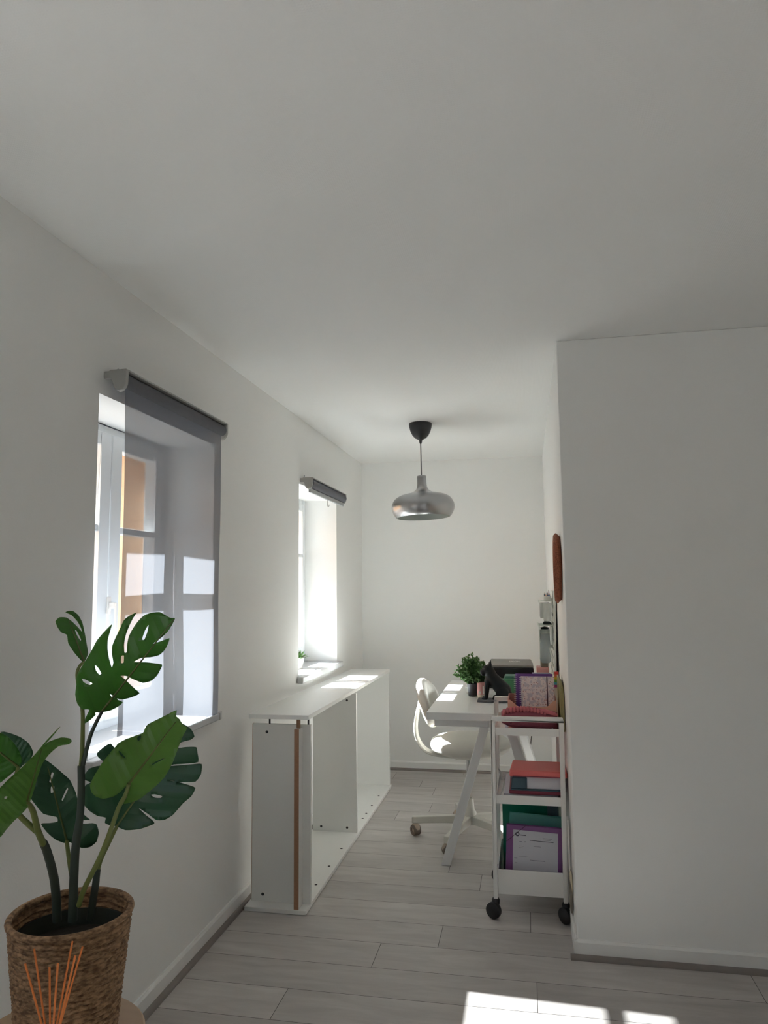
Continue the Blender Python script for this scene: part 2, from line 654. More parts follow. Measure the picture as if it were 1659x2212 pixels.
# partition block: its left face closes the alcove, its front face looks at the camera
structure(MB().box(XR, XE, YN, YF, -0.06, HC).obj('wall_front', 'wall', bevel=0.004))
BX0, BX1, BZ0, BZ1 = 0.5, 1.1, 0.95, 1.95
structure(MB().box(XL, BX0, YB - 0.1, YB, -0.06, HC).box(BX1, XE + 0.1, YB - 0.1, YB, -0.06, HC).box(BX0, BX1, YB - 0.1, YB, BZ1, HC).box(BX0, BX1, YB - 0.1, YB, -0.06, BZ0).obj('wall_back', 'wall'))
gd = bpy.data.objects.new('window_4', None)  # unseen window, added to fill the near room with daylight
COL.objects.link(gd)
gd.location = ((BX0 + BX1) / 2, YB - 0.05, BZ0)
structure(gd)
for i in range(2):
    xa = BX0 + 0.001 + 0.2995 * i
    xb = xa + 0.2985
    fm = MB().box(xa, xa + 0.05, YB - 0.07, YB - 0.03, BZ0 + 0.001, BZ1 - 0.001).box(xb - 0.05, xb, YB - 0.07, YB - 0.03, BZ0 + 0.001, BZ1 - 0.001).box(xa + 0.05, xb - 0.05, YB - 0.07, YB - 0.03, BZ0 + 0.001, BZ0 + 0.06).box(xa + 0.05, xb - 0.05, YB - 0.07, YB - 0.03, BZ1 - 0.06, BZ1 - 0.001).obj('casement', 'frame', gd)
    MB().box(xa + 0.045, xb - 0.045, YB - 0.052, YB - 0.048, BZ0 + 0.055, BZ1 - 0.055).obj('pane', 'pane', fm)
structure(MB().box(XE, XE + 0.1, YB, YN, -0.06, HC).obj('wall_right', 'wall'))

# skirting boards with a grey quarter-round strip on the floor
BH, BT = 0.062, 0.012
def skirting(name, a, b, nrm):
    a, b, nrm = Vector(a), Vector(b), Vector(nrm)
    prof = [(0, 0), (BT, 0), (BT, BH - 0.008), (BT - 0.006, BH), (0, BH)]
    poly = [a + nrm * p + Vector((0, 0, q)) for p, q in prof]
    structure(MB().prism(poly, b - a).obj(name, 'skirting'))
def quarter(name, a, b, nrm):
    a, b, nrm = Vector(a), Vector(b), Vector(nrm)
    prof = [(BT, 0)] + [(BT + 0.016 * math.cos(t), 0.016 * math.sin(t)) for t in [i * math.pi / 12 for i in range(7)]]
    poly = [a + nrm * p + Vector((0, 0, q)) for p, q in prof]
    structure(MB().prism(poly, b - a).obj(name, 'quarter', smooth=50))
skirting('baseboard_left', (XL, YB, 0), (XL, YF, 0), (1, 0, 0))
quarter('trim_1', (XL, YB, 0), (XL, YF, 0), (1, 0, 0))
skirting('baseboard_far', (XL, YF, 0), (XR, YF, 0), (0, -1, 0))
quarter('trim_2', (XL, YF, 0), (XR, YF, 0), (0, -1, 0))
skirting('baseboard_right', (XR, YF, 0), (XR, YN - BT, 0), (-1, 0, 0))
skirting('baseboard_front', (XR - BT, YN, 0), (XE, YN, 0), (0, -1, 0))
quarter('trim_3', (XR - BT - 0.014, YN, 0), (XE, YN, 0), (0, -1, 0))


# windows: two leaves with one glazing bar each
def window(idx, ya, yb):
    xf = -1.40                    # room-side face of the leaves
    yc = (ya + yb) / 2
    w = bpy.data.objects.new('window_%d' % idx, None)
    COL.objects.link(w)
    w.location = (xf, yc, ZS)
    structure(w)
    e = 0.001
    m = MB()
    m.box(xf - 0.07, xf - 0.012, ya + e, ya + 0.05, ZS + 0.02, ZT - e)
    m.box(xf - 0.07, xf - 0.012, yb - 0.05, yb - e, ZS + 0.02, ZT - e)
    m.box(xf - 0.07, xf - 0.012, ya + 0.05, yb - 0.05, ZT - 0.045, ZT - e)
    m.box(xf - 0.07, xf - 0.012, ya + 0.05, yb - 0.05, ZS + 0.02, ZS + 0.065)
    m.obj('window_frame', 'frame', w, bevel=0.003)
    for side in (-1, 1):
        a, b = (ya + 0.04, yc - 0.002) if side < 0 else (yc + 0.002, yb - 0.04)
        pa, pb = (a + 0.052, b - 0.063) if side < 0 else (a + 0.063, b - 0.052)
        zb, zt = ZS + 0.05, ZT - 0.03
        g0, g1 = ZS + 0.125, ZT - 0.078
        c = MB()
        c.box(xf - 0.045, xf, a, pa, zb, zt)
        c.box(xf - 0.045, xf, pb, b, zb, zt)
        c.box(xf - 0.045, xf, pa, pb, zb, g0)
        c.box(xf - 0.045, xf, pa, pb, g1, zt)
        cs = c.obj('casement', 'frame', w, bevel=0.004)
        MB().box(xf - 0.042, xf - 0.003, pa, pb, 1.497, 1.522).obj('glazing_bar', 'frame', cs, bevel=0.004)
        MB().box(xf - 0.030, xf - 0.026, pa - 0.004, pb + 0.004, g0 - 0.004, g1 + 0.004).obj('pane', 'pane', cs)
    h = MB()
    h.box(xf, xf + 0.008, yc - 0.010, yc + 0.010, 1.22, 1.28)
    h.box(xf + 0.008, xf + 0.030, yc - 0.008, yc + 0.008, 1.24, 1.26)
    h.box(xf + 0.028, xf + 0.036, yc - 0.007, yc + 0.007, 1.17, 1.258)
    h.obj('handle', 'white', w, bevel=0.003)
    s = MB()
    s.box(XL - 0.26, XL + e, ya + e, yb - e, ZS, ZS + 0.022)
    s.box(XL + e, XL + 0.035, ya - 0.03, yb + 0.03, ZS - 0.012, ZS + 0.022)
    s.obj('window_sill', 'sill', w, bevel=0.005)
for i, (a, b) in enumerate(WIN):
    window(i + 1, a, b)

# ------------------------------------------------------------------ outside
structure(MB().box(-30, XO - 0.02, -40, 70, -0.6, -0.5).box(XO - 0.02, 30, -40, YB - 0.12, -0.6, -0.5).obj('ground', 'ground'))
structure(MB().box(XO, XE + 0.1, YB - 0.1, YF + 20, HC + 0.15, 7.5).obj('added_upper_wall', 'facade2'))  # unseen upper storeys, added to keep sky light off the facade opposite
structure(MB().box(XO, XL, YF + 0.1, YF + 20, -0.6, HC + 0.15).obj('wall_neighbour', 'facade2'))
bd = thing('building', (-6.2, 20, -0.5), 'tan rendered house wall seen outside through the panes of the near window', 'building')
MB().box(-9.5, -6.2, -3, 60, -0.5, 4.5).obj('wall', 'facade', bd)
MB().box(-9.8, -6.1, -3.2, 60.2, 4.5, 4.7).obj('eaves', 'facade2', bd)
MB().box(-6.2, -6.15, -3, 60, -0.5, 0.2).obj('plinth', 'facade2', bd)


# ------------------------------------------------------------------ roller blinds
def roller_blind(y0, y1, zc, lowered, label):
    t = thing('roller_blind', (XL, (y0 + y1) / 2, zc), label, 'blind', 'roller blinds on the window wall')
    xc = XL + 0.05
    for s, y in ((-1, y0), (1, y1)):
        b = MB()
        ya, yb = (y - 0.014, y) if s < 0 else (y, y + 0.014)
        pr = [(XL + 0.001, zc + 0.026), (XL + 0.016, zc + 0.026), (XL + 0.018, zc + 0.030), (xc + 0.022, zc + 0.030), (xc + 0.022, zc - 0.005)] + \
             [(xc + 0.022 * math.cos(a), zc - 0.005 - 0.030 * math.sin(a)) for a in [i * math.pi / 10 for i in range(1, 10)]] + [(xc - 0.027, zc + 0.004), (XL + 0.001, zc + 0.004)]
        b.prism([(px, ya, pz) for px, pz in pr], (0, yb - ya, 0))
        br = b.obj('bracket', 'bracket', t, bevel=0.002)
        MB().lathe([(0.0, 0.0), (0.005, 0.001), (0.006, 0.004), (0, 0.006)], (XL + 0.004, y - s * 0.05, zc + 0.047), 10, R('Y', 90)).obj('screw', 'alu', br, smooth=40)
    rr = 0.022 if lowered else 0.027
    rot = R('X', 90)
    MB().lathe([(rr, -(y1 - y0) / 2 + 0.002), (rr, (y1 - y0) / 2 - 0.002)], (xc, (y0 + y1) / 2, zc), 24, rot).obj('fabric_roll', 'blind_roll', t, smooth=40)
    c = MB()
    c.box(XL + 0.012, xc + 0.022, y0, y1, zc + 0.024, zc + 0.030)
    c.obj('head_rail', 'bracket', t, bevel=0.002)
    if lowered:
        # sheer cloth hanging off the back of the roll, very slightly wavy
        m = MB()
        ny, nz = 24, 40
        ztop, zbot = zc, 0.838
        vs = []
        for i in range(nz + 1):
            for j in range(ny + 1):
                u, v = j / ny, i / nz
                amp = 0.006 * v * (1 - v) * 4
                xx = xc + rr * (1 - v) * 0 + 0.004 + amp * math.sin(u * 7 + v * 3) * 0.6 + 0.004 * math.sin(v * 9) * v
                yy = y0 + 0.012 + (y1 - y0 - 0.024) * u - (0.006 * math.sin(v * math.pi) if u > 0.5 else -0.006 * math.sin(v * math.pi)) * abs(u - 0.5) * 2
                vs.append((xx, yy, ztop + (zbot - ztop) * v))
        fs = [(i * (ny + 1) + j, i * (ny + 1) + j + 1, (i + 1) * (ny + 1) + j + 1, (i + 1) * (ny + 1) + j) for i in range(nz) for j in range(ny)]
        m.add(vs, fs)
        m.obj('fabric', 'blind', t, smooth=60)
        b = MB().box(xc - 0.003, xc + 0.011, y0 + 0.006, y1 - 0.006, zbot - 0.022, zbot + 0.002).obj('bottom_bar', 'alu', t, bevel=0.003)
        MB().box(xc - 0.004, xc + 0.012, y1 - 0.006, y1 + 0.002, zbot - 0.023, zbot + 0.003).obj('end_cap', 'bracket', b, bevel=0.002)
        MB().box(xc - 0.004, xc + 0.012, y0 - 0.002, y0 + 0.006, zbot - 0.023, zbot + 0.003).obj('end_cap', 'bracket', b, bevel=0.002)
    else:
        ym = (y0 + y1) / 2 + 0.0
        b = MB().box(xc - 0.006, xc + 0.008, y0 + 0.004, y1 - 0.004, zc - 0.052, zc - 0.028).obj('bottom_bar', 'alu', t, bevel=0.003)
        MB().tube(catmull([(xc, ym, zc - 0.05), (xc, ym, zc - 0.075), (xc + 0.004, ym, zc - 0.09), (xc + 0.010, ym, zc - 0.088), (xc + 0.011, ym, zc - 0.08)]), 0.0025, 8).obj('pull_hook', 'bracket', b, smooth=60)
roller_blind(1.905, 2.62, 1.915, True, 'roller blind lowered over the near window, sheer grey cloth with sun patches')
roller_blind(3.795, 4.535, 1.875, False, 'roller blind fully rolled up at the top of the far window')

# ------------------------------------------------------------------ bookcase lying on its long side
y0, y1 = 2.94, 4.845
bc = thing('bookcase', (-1.03, 3.89, 0), 'empty white bookcase lying on its long side below the far window', 'bookcase')
tb = MB()
tb.box(-1.165, -0.905, y0, y1, 0.001, 0.018)
low = tb.obj('side_panel', 'melamine', bc, bevel=0.0015)
# the upper side panel is not pushed home at the near end
pa = [(-1.152, y0, 0.764), (-0.893, y0, 0.764), (-0.893, y0, 0.782), (-1.152, y0, 0.782)]
pb = [(-1.170, y1, 0.742), (-0.911, y1, 0.742), (-0.911, y1, 0.760), (-1.170, y1, 0.760)]
top = MB().hexa(pa, pb).obj('side_panel', 'melamine', bc, bevel=0.0015)
def ztop(y):
    return 0.764 + (0.742 - 0.764) * (y - y0) / (y1 - y0)
s1 = MB().box(-1.157, -0.902, 3.0, 3.018, 0.018, 0.733).obj('bottom_shelf', 'melamine', bc, bevel=0.001)
MB().box(-1.1585, -1.157, 3.0, 3.018, 0.018, 0.733).obj('raw_edge', 'chip', s1, label='unfinished brown edge')
s2 = MB().box(-1.157, -0.915, 3.885, 3.903, 0.018, 0.738).obj('shelf', 'melamine', bc, bevel=0.001)
s3 = MB().box(-1.157, -0.915, 4.826, 4.844, 0.018, 0.741).obj('top_shelf', 'melamine', bc, bevel=0.001)
pl = MB().box(-0.956, -0.936, 2.946, 3.0, 0.018, 0.724).obj('plinth', 'melamine', bc, bevel=0.001)
MB().box(-0.956, -0.936, 2.9445, 2.946, 0.018, 0.724).obj('raw_edge', 'chip', pl, label='unfinished brown edge')
def cam_hole(x, y, z, parent, nrm):
    tf = R('X', 90) if nrm == 'y' else None
    MB().lathe([(0, -0.001), (0.0062, -0.001), (0.0062, 0.0006), (0.0045, 0.0008), (0, 0.0004)], (x, y, z), 14, tf).obj('cam_fitting', 'hole', parent, smooth=40)
for x, z in ((-1.094, 0.700), (-1.108, 0.046)):
    cam_hole(x, 3.0, z, s1, 'y')
for x, z in ((-1.11, 0.042), (-0.968, 0.042), (-0.966, 0.70)):
    cam_hole(x, 3.885, z, s2, 'y')
for y in (3.199, 3.414, 3.646, 4.125, 4.218, 4.371, 4.576):
    cam_hole(-0.938, y, 0.0182, low, 'z')
for x, z0 in ((-1.085, 0.733), (-0.915, 0.733)):
    MB().lathe([(0.004, 0), (0.004, ztop(3.01) - z0 + 0.001)], (x, 3.009, z0), 12).obj('dowel', 'hole', s1, smooth=40)
MB().lathe([(0.0085, 0), (0.0085, ztop(2.97) - 0.724 + 0.001)], (-0.946, 2.972, 0.724), 14).obj('dowel', 'dowel', pl, smooth=40)

# ------------------------------------------------------------------ pendant lamp
lx, ly = -0.571, 4.071
lamp = thing('pendant_lamp', (lx, ly, HC), 'silver onion shaped pendant lamp hanging from a black ceiling cup', 'lamp')
MB().lathe([(0.0, 0), (0.064, 0), (0.066, -0.005), (0.064, -0.022), (0.058, -0.045), (0.047, -0.068), (0.032, -0.085), (0.014, -0.094), (0.009, -0.098), (0.008, -0.108), (0.005, -0.118), (0, -0.118)], (lx, ly, HC), 40).obj('ceiling_cup', 'black', lamp, smooth=35)
MB().tube([(lx, ly, HC - 0.11), (lx + 0.0012, ly, HC - 0.2), (lx + 0.0016, ly, HC - 0.31)], 0.0032, 10).obj('cord', 'cord', lamp, smooth=60)
tilt = R('Y', -2.2) @ R('X', -1.0)
zs = 1.932
outp = catmull([(0.0, 0.0, 0), (0.019, 0, 0), (0.026, -0.004, 0), (0.0265, -0.03, 0), (0.0285, -0.062, 0), (0.038, -0.082, 0), (0.060, -0.096, 0), (0.092, -0.105, 0), (0.128, -0.114, 0), (0.158, -0.132, 0), (0.174, -0.158, 0), (0.178, -0.184, 0), (0.172, -0.208, 0), (0.160, -0.228, 0), (0.150, -0.238, 0)], 5)
prof = [(max(p.x, 0), p.y) for p in outp]
inn = [(max(r - 0.0025, 0.001), z - (0.002 if i < len(prof) // 3 else 0)) for i, (r, z) in enumerate(prof)][::-1]
sh = MB().lathe(prof, (lx + 0.002, ly, zs), 64, tilt)
sh.f = sh.f[:-1]
sh.mi = sh.mi[:-1]
shade = sh.obj('lamp_shade', 'silver', lamp, smooth=50)
ii = MB().lathe(inn, (lx + 0.002, ly, zs), 64, tilt)
ii.f = [f for f in ii.f if len(f) == 4]
ii.mi = [0] * len(ii.f)
ii.obj('inner_lining', 'shadewhite', shade, smooth=50, label='white inside of the shade')
MB().lathe([(0.0, -0.19), (0.018, -0.187), (0.03, -0.172), (0.032, -0.155), (0.024, -0.135), (0.014, -0.118), (0.013, -0.07), (0, -0.07)], (lx + 0.002, ly, zs), 24, tilt).obj('bulb', 'white', lamp, smooth=50)

# ------------------------------------------------------------------ desk
DZ = 0.722
DX0, DX1, DY0, DY1 = -0.476, 0.122, 3.44, 4.62
desk = thing('desk', (-0.18, 4.03, 0), 'white trestle desk along the right side of the alcove', 'desk')
MB().box(DX0, DX1, DY0, DY1, DZ - 0.034, DZ).obj('desk_top', 'desk', desk, bevel=0.0015)
for yy in (3.60, 4.36):
    tr = MB().box(-0.452, 0.10, yy - 0.055, yy + 0.055, DZ - 0.082, DZ - 0.0345).obj('trestle', 'trestle', desk, bevel=0.002)
    for sy in (-1, 1):
        for sx in (-1, 1):
            xt, xb = (-0.214, -0.411) if sx < 0 else (-0.098, 0.088)
            yt, yb_ = yy + sy * 0.035, yy + sy * 0.035
            w_ = 0.022
            a = [(xb - w_, yb_ - 0.012, 0.001), (xb + w_, yb_ - 0.012, 0.001), (xb + w_, yb_ + 0.012, 0.001), (xb - w_, yb_ + 0.012, 0.001)]
            b = [(xt - w_, yt - 0.012, DZ - 0.08), (xt + w_, yt - 0.012, DZ - 0.08), (xt + w_, yt + 0.012, DZ - 0.08), (xt - w_, yt + 0.012, DZ - 0.08)]
            MB().hexa(a, b).obj('leg', 'trestle', tr, bevel=0.003)
MB().tube(catmull([(0.03, 4.50, 0.62), (0.015, 4.5, 0.5), (-0.005, 4.5, 0.36), (-0.012, 4.5, 0.2), (0.0, 4.5, 0.05), (0.06, 4.5, 0.004)]), 0.003, 8).obj('power_cable', 'cord', None, smooth=60)
tag(bpy.data.objects['power_cable'], 'thin grey cable hanging below the far end of the desk', 'cable')

# ------------------------------------------------------------------ swivel chair
cx, cy = -0.325, 3.955
ch = thing('swivel_chair', (cx, cy, 0), 'white swivel chair with round seat tucked under the desk', 'chair')
seat = MB().lathe([(0.0, 0.428), (0.12, 0.430), (0.18, 0.438), (0.205, 0.455), (0.212, 0.475), (0.205, 0.497), (0.18, 0.513), (0.12, 0.52), (0.0, 0.522)], (cx + 0.01, cy, 0), 48, sx=1.0, sy=0.98).obj('seat', 'chairfab', ch, smooth=60)
# oval backrest pad, leaning and dished towards the sitter
m = MB()
nu, nv = 40, 10
bcx, bcz = -0.548, 0.688
lean = R('Y', -16)
def backpt(u, v, side):
    a = 2 * math.pi * u / nu
    r = math.sin(v / nv * math.pi / 2)
    py, pz = 0.205 * r * math.cos(a), 0.128 * r * math.sin(a)
    th = 0.029 * math.sqrt(max(0, 1 - r ** 4)) * side
    xx = 0.9 * py * py + 0.2 * pz * pz + th
    return Vector((bcx, cy, bcz)) + (lean @ Vector((xx, py, pz)))
vs, fs = [], []
for side in (1, -1):
    o = len(vs)
    for v in range(nv + 1):
        for u in range(nu):
            vs.append(backpt(u, v, side))
    for v in range(nv):
        for u in range(nu):
            u2 = (u + 1) % nu
            fs.append((o + v * nu + u, o + v * nu + u2, o + (v + 1) * nu + u2, o + (v + 1) * nu + u))
m.add(vs, fs)
back = m.obj('backrest', 'chairfab', ch, smooth=70)
bar = catmull([(-0.572, cy, 0.705), (-0.592, cy, 0.64), (-0.604, cy, 0.565), (-0.598, cy, 0.505), (-0.570, cy, 0.455), (-0.525, cy, 0.427), (-0.44, cy, 0.414), (-0.33, cy, 0.412)], 6)
MB().strap(bar, (0, 1, 0), 0.058, 0.016).obj('back_support', 'chairmetal', ch, smooth=40, bevel=0.004)
MB().box(-0.588, -0.560, cy - 0.035, cy + 0.035, 0.655, 0.70, None).obj('back_plate', 'chairmetal', back, bevel=0.008)
k = MB().tube(catmull([(-0.545, cy - 0.0, 0.600), (-0.53, cy, 0.570), (-0.505, cy, 0.567), (-0.49, cy, 0.582)]), 0.008, 10).obj('lever', 'chairmetal', ch, smooth=60)
MB().box(cx - 0.07, cx + 0.05, cy - 0.04, cy + 0.04, 0.402, 0.43).obj('seat_mechanism', 'chairmetal', ch, bevel=0.008)
MB().lathe([(0.014, 0.25), (0.014, 0.395)], (cx, cy, 0), 20).obj('gas_column', 'chrome', ch, smooth=40)
MB().lathe([(0.034, 0.08), (0.034, 0.13), (0.024, 0.145), (0.019, 0.20), (0.0125, 0.202), (0.0125, 0.08)], (cx, cy, 0), 24).obj('column_sleeve', 'chairmetal', ch, smooth=40)
base = MB().lathe([(0.0, 0.075), (0.036, 0.075), (0.038, 0.12), (0.0, 0.125)], (cx, cy, 0), 24).obj('base_hub', 'chairmetal', ch, smooth=40)
for i in range(5):
    a = math.radians(180 + 72 * i)
    d = Vector((math.cos(a), math.sin(a), 0))
    n_ = Vector((-d.y, d.x, 0))
    p0, p1 = Vector((cx, cy, 0)) + d * 0.03, Vector((cx, cy, 0)) + d * 0.305
    qa = [p0 - n_ * 0.018 + Vector((0, 0, 0.078)), p0 + n_ * 0.018 + Vector((0, 0, 0.078)), p0 + n_ * 0.018 + Vector((0, 0, 0.118)), p0 - n_ * 0.018 + Vector((0, 0, 0.118))]
    qb = [p1 - n_ * 0.014 + Vector((0, 0, 0.062)), p1 + n_ * 0.014 + Vector((0, 0, 0.062)), p1 + n_ * 0.014 + Vector((0, 0, 0.096)), p1 - n_ * 0.014 + Vector((0, 0, 0.096))]
    lg = MB().hexa(qa, qb).obj('base_leg', 'chairmetal', ch, bevel=0.004)
    pc = Vector((cx, cy, 0)) + d * 0.288
    tf = R('Z', 40 + 72 * i) @ R('Y', 90)
    cs = MB().lathe([(0.0, -0.014), (0.022, -0.014), (0.027, -0.008), (0.027, 0.008), (0.022, 0.014), (0, 0.014)], pc + Vector((0, 0, 0.036)), 20, tf).obj('caster', 'caster', lg, smooth=40)
    MB().lathe([(0.0255, -0.019), (0.0270, -0.017), (0.0270, 0.017), (0.0255, 0.019), (0.012, 0.019), (0.012, -0.019)], pc + Vector((0, 0, 0.028)), 20, tf, closed=True).obj('caster_tyre', 'tyre', lg, smooth=40)

# ------------------------------------------------------------------ trolley
TX0, TX1, TY0, TY1 = -0.150, 0.118, 3.055, 3.424
ct = thing('utility_cart', (-0.015, 3.3, 0), 'white three tier metal trolley with black wheels beside the partition', 'cart')
P = 0.0085
for yy, zt_ in ((TY0, 0.778), (TY1, 0.803)):
    fr = MB()
    for x in (TX0, TX1):
        dx = -0.006 if x < 0 else -0.004
        fr.hexa([(x + dx - P, yy - P, 0.071), (x + dx + P, yy - P, 0.071), (x + dx + P, yy + P, 0.071), (x + dx - P, yy + P, 0.071)],
                [(x - P, yy - P, zt_ - 0.017), (x + P, yy - P, zt_ - 0.017), (x + P, yy + P, zt_ - 0.017), (x - P, yy + P, zt_ - 0.017)])
    fr.box(TX0 - P, TX1 + P, yy - P, yy + P, zt_ - 0.017, zt_)
    fr.obj('end_frame', 'cart', ct, bevel=0.003)
for zb, h in ((0.702, 0.030), (0.434, 0.034), (0.089, 0.093)):
    t = 0.002
    x0, x1, ya, yb = TX0 + P - 0.004, TX1 - P + 0.004, TY0 + 0.002, TY1 - 0.002
    m = MB()
    m.box(x0, x1, ya, yb, zb, zb + t)
    m.box(x0, x1, ya, ya + t, zb + t, zb + h)
    m.box(x0, x1, yb - t, yb, zb + t, zb + h)
    m.box(x0, x0 + t, ya + t, yb - t, zb + t, zb + h)
    m.box(x1 - t, x1, ya + t, yb - t, zb + t, zb + h)
    m.obj('tray', 'cart', ct)
for x, yy, a in ((TX0 - 0.006, TY0, 64), (TX1 - 0.004, TY0, 42), (TX0 - 0.006, TY1, 130), (TX1 - 0.004, TY1, -20)):
    off = Vector((math.cos(math.radians(200 + a / 3)) * 0.012, -0.012, 0))
    if x > 0:
        off = Vector((-0.004, -0.014, 0))
    tf = R('Z', a) @ R('Y', 90)
    cs = MB().lathe([(0.014, 0.050), (0.016, 0.066), (0.013, 0.073), (0.0, 0.073)], (x, yy, 0), 16).obj('caster', 'black', ct, smooth=40)
    MB().lathe([(0.0, -0.013), (0.022, -0.013), (0.030, -0.009), (0.031, 0.0), (0.030, 0.009), (0.022, 0.013), (0, 0.013)], Vector((x, yy, 0.0312)) + off, 24, tf).obj('wheel', 'black', cs, smooth=40)

# --- top tray contents
ZA = 0.705
pp = MB()
pp.box(TX0 + 0.045, TX1 - 0.014, TY0 + 0.006, TY1 - 0.03, ZA, ZA + 0.006)
pp.hexa([(0.066, 3.061, ZA + 0.006), (0.098, 3.061, ZA + 0.006), (0.098, 3.0645, ZA + 0.006), (0.066, 3.0645, ZA + 0.006)],
        [(0.084, 3.0625, ZA + 0.030), (0.086, 3.0625, ZA + 0.030), (0.0865, 3.0645, ZA + 0.028), (0.0835, 3.0645, ZA + 0.028)])
tag(pp.obj('paper_stack', 'papergrey'), 'flat stack of bluish white papers under the red pouch on the top tray', 'papers')
# red woven pouch, boat shaped, lighter ribbed rim
pc = thing('woven_pouch', (-0.015, 3.2, ZA + 0.006), 'cranberry red woven pouch with ribbed rim on the top tray of the trolley', 'pouch')
m = MB()
nx, nr = 40, 8
x0, x1 = -0.118, 0.108
vs = []
for i in range(nx + 1):
    u = i / nx
    x = x0 + (x1 - x0) * u
    hh = 0.085 * (1 - abs(2 * u - 1) ** 4) ** 0.5 + 0.012
    zb = ZA + 0.007 + 0.03 * max(0, 1 - u / 0.5) ** 2.0
    wy = 0.041 * (1 - abs(2 * u - 1) ** 3) ** 0.5 + 0.008
    for k in range(nr * 2):
        a = 2 * math.pi * k / (nr * 2)
        zz = zb + (max(ZA + 0.100 - 0.018 * abs(2 * u - 1) ** 2 - zb, 0.02)) * (0.5 - 0.5 * math.cos(a))
        vs.append((x, 3.115 + wy * math.sin(a) * -1, zz))
n2 = nr * 2
fs = [(i * n2 + k, i * n2 + (k + 1) % n2, (i + 1) * n2 + (k + 1) % n2, (i + 1) * n2 + k) for i in range(nx) for k in range(n2)]
fs += [list(range(n2)), [nx * n2 + k for k in range(n2)][::-1]]
m.add(vs, fs)
m.obj('pouch_body', 'crimson', pc, smooth=60)
m = MB()
for i in range(13):
    u = (i + 0.5) / 13
    x = x0 + 0.006 + (x1 - x0 - 0.05) * u
    zt = ZA + 0.096 - 0.020 * (abs(2 * u - 0.9)) ** 2.5
    m.ellipsoid((x, 3.094, zt), (0.0085, 0.016, 0.013), None, 12, 8)
m.ellipsoid((x1 - 0.035, 3.096, ZA + 0.084), (0.04, 0.014, 0.010), R('Y', 16), 16, 8)
m.obj('ribbed_rim', 'cranberry', pc, smooth=60)

# peach card organiser with cut-away front
px0, px1, py0, py1, pz0, pz1 = -0.092, 0.107, 3.162, 3.345, ZA + 0.0068, 0.829
org = thing('desk_organizer', ((px0 + px1) / 2, 3.25, pz0), 'peach card organizer with scooped front behind the red pouch', 'organizer')
t = 0.003
fp = [(px0, py0, pz0), (px1, py0, pz0), (px1, py0, 0.828), (px1 - 0.010, py0, 0.826), (px1 - 0.024, py0, 0.814), (px1 - 0.036, py0, 0.803), (px1 - 0.05, py0, 0.799), (px0 + 0.05, py0, 0.799), (px0 + 0.037, py0, 0.803), (px0 + 0.025, py0, 0.814), (px0 + 0.011, py0, 0.826), (px0, py0, 0.828)]
MB().prism(fp, (0, t, 0)).obj('front_panel', 'peach', org)
MB().box(px0, px1, py1 - t, py1, pz0, pz1).obj('back_panel', 'peachin', org)
for x in (px0, px1 - t):
    a = [(x, py0 + t, pz0), (x, py1 - t, pz0), (x, py1 - t, pz1), (x, py0 + t, pz1)]
    MB().prism(a, (t, 0, 0)).obj('side_panel', 'peachin', org)
MB().box(px0 + t, px1 - t, py0 + t, py1 - t, pz0, pz0 + t).obj('bottom_panel', 'peachin', org)


def spiral_book(name, x0, x1, y, z0, z1, th, cover, label, elastic=False, rings=True):
    b = thing(name, ((x0 + x1) / 2, y, z0), label, 'notebook')
    lean = R('X', -5)
    o = Vector(((x0 + x1) / 2, y, z0))
    tf = Matrix.Translation(o) @ lean
    hw, hh = (x1 - x0) / 2, z1 - z0
    MB().box(-hw + 0.004, hw - 0.004, 0.002, th - 0.002, 0.004, hh - 0.004, tf).obj('pages', 'paper', b)
    MB().box(-hw, hw, 0, 0.002, 0, hh, tf).obj('front_cover', cover, b, bevel=0.0008)
    MB().box(-hw, hw, th - 0.002, th, 0, hh, tf).obj('back_cover', cover, b, bevel=0.0008)
    if rings:
        m = MB()
        n = int(hh / 0.0088)
        for i in range(n):
            z = 0.006 + i * (hh - 0.012) / (n - 1)
            c = tf @ Vector((-hw, th / 2, z))
            ring = [c + lean @ Vector((math.cos(a) * 0.0065, math.sin(a) * (th / 2 + 0.003), 0)) for a in [j * math.pi / 6 for j in range(13)]]
            m.tube(ring, 0.0011, 6)
        m.obj('spiral_binding', 'wire', b, smooth=60)
    if elastic:
        MB().box(hw * 0.54, hw * 0.54 + 0.0045, -0.0012, 0.0, -0.0005, hh + 0.001, tf).obj('elastic_band', 'elastic', b)
    return b
spiral_book('spiral_notebook', -0.059, 0.098, 3.235, ZA + 0.011, 0.926, 0.016, 'purple', 'purple spiral notebook standing behind the floral notebook')
spiral_book('spiral_notebook', -0.036, 0.1025, 3.200, ZA + 0.011, 0.919, 0.014, 'floral', 'floral patterned notebook closed by a dark elastic band', True)
# lilac sheet pocket and small tools behind the books
tag(MB().box(0.012, 0.090, 3.290, 3.298, ZA + 0.011, 0.926).obj('document_wallet', 'papergrey', bevel=0.001), 'lilac grey wallet peeking out behind the purple spiral notebook', 'folder')

# khaki folders upright at the wall side
for i, (x, zz) in enumerate(((0.1195, 0.203), (0.1252, 0.196), (0.1309, 0.186))):
    hgt = ZA + zz
    poly = [(x, 3.10, ZA + 0.008), (x, 3.36, ZA + 0.008), (x, 3.36, hgt), (x, 3.16, hgt), (x, 3.12, hgt - 0.016), (x, 3.10, hgt - 0.05)]
    tag(MB().prism(poly, (0.0052, 0, 0)).obj('file_folder', 'khaki', bevel=0.001),
        ('tallest khaki folder standing upright nearest the notebooks on the trolley', 'middle one of three khaki folders upright at the trolley edge', 'khaki folder standing upright nearest the partition on the trolley')[i], 'folder', 'khaki folders on the top tray')
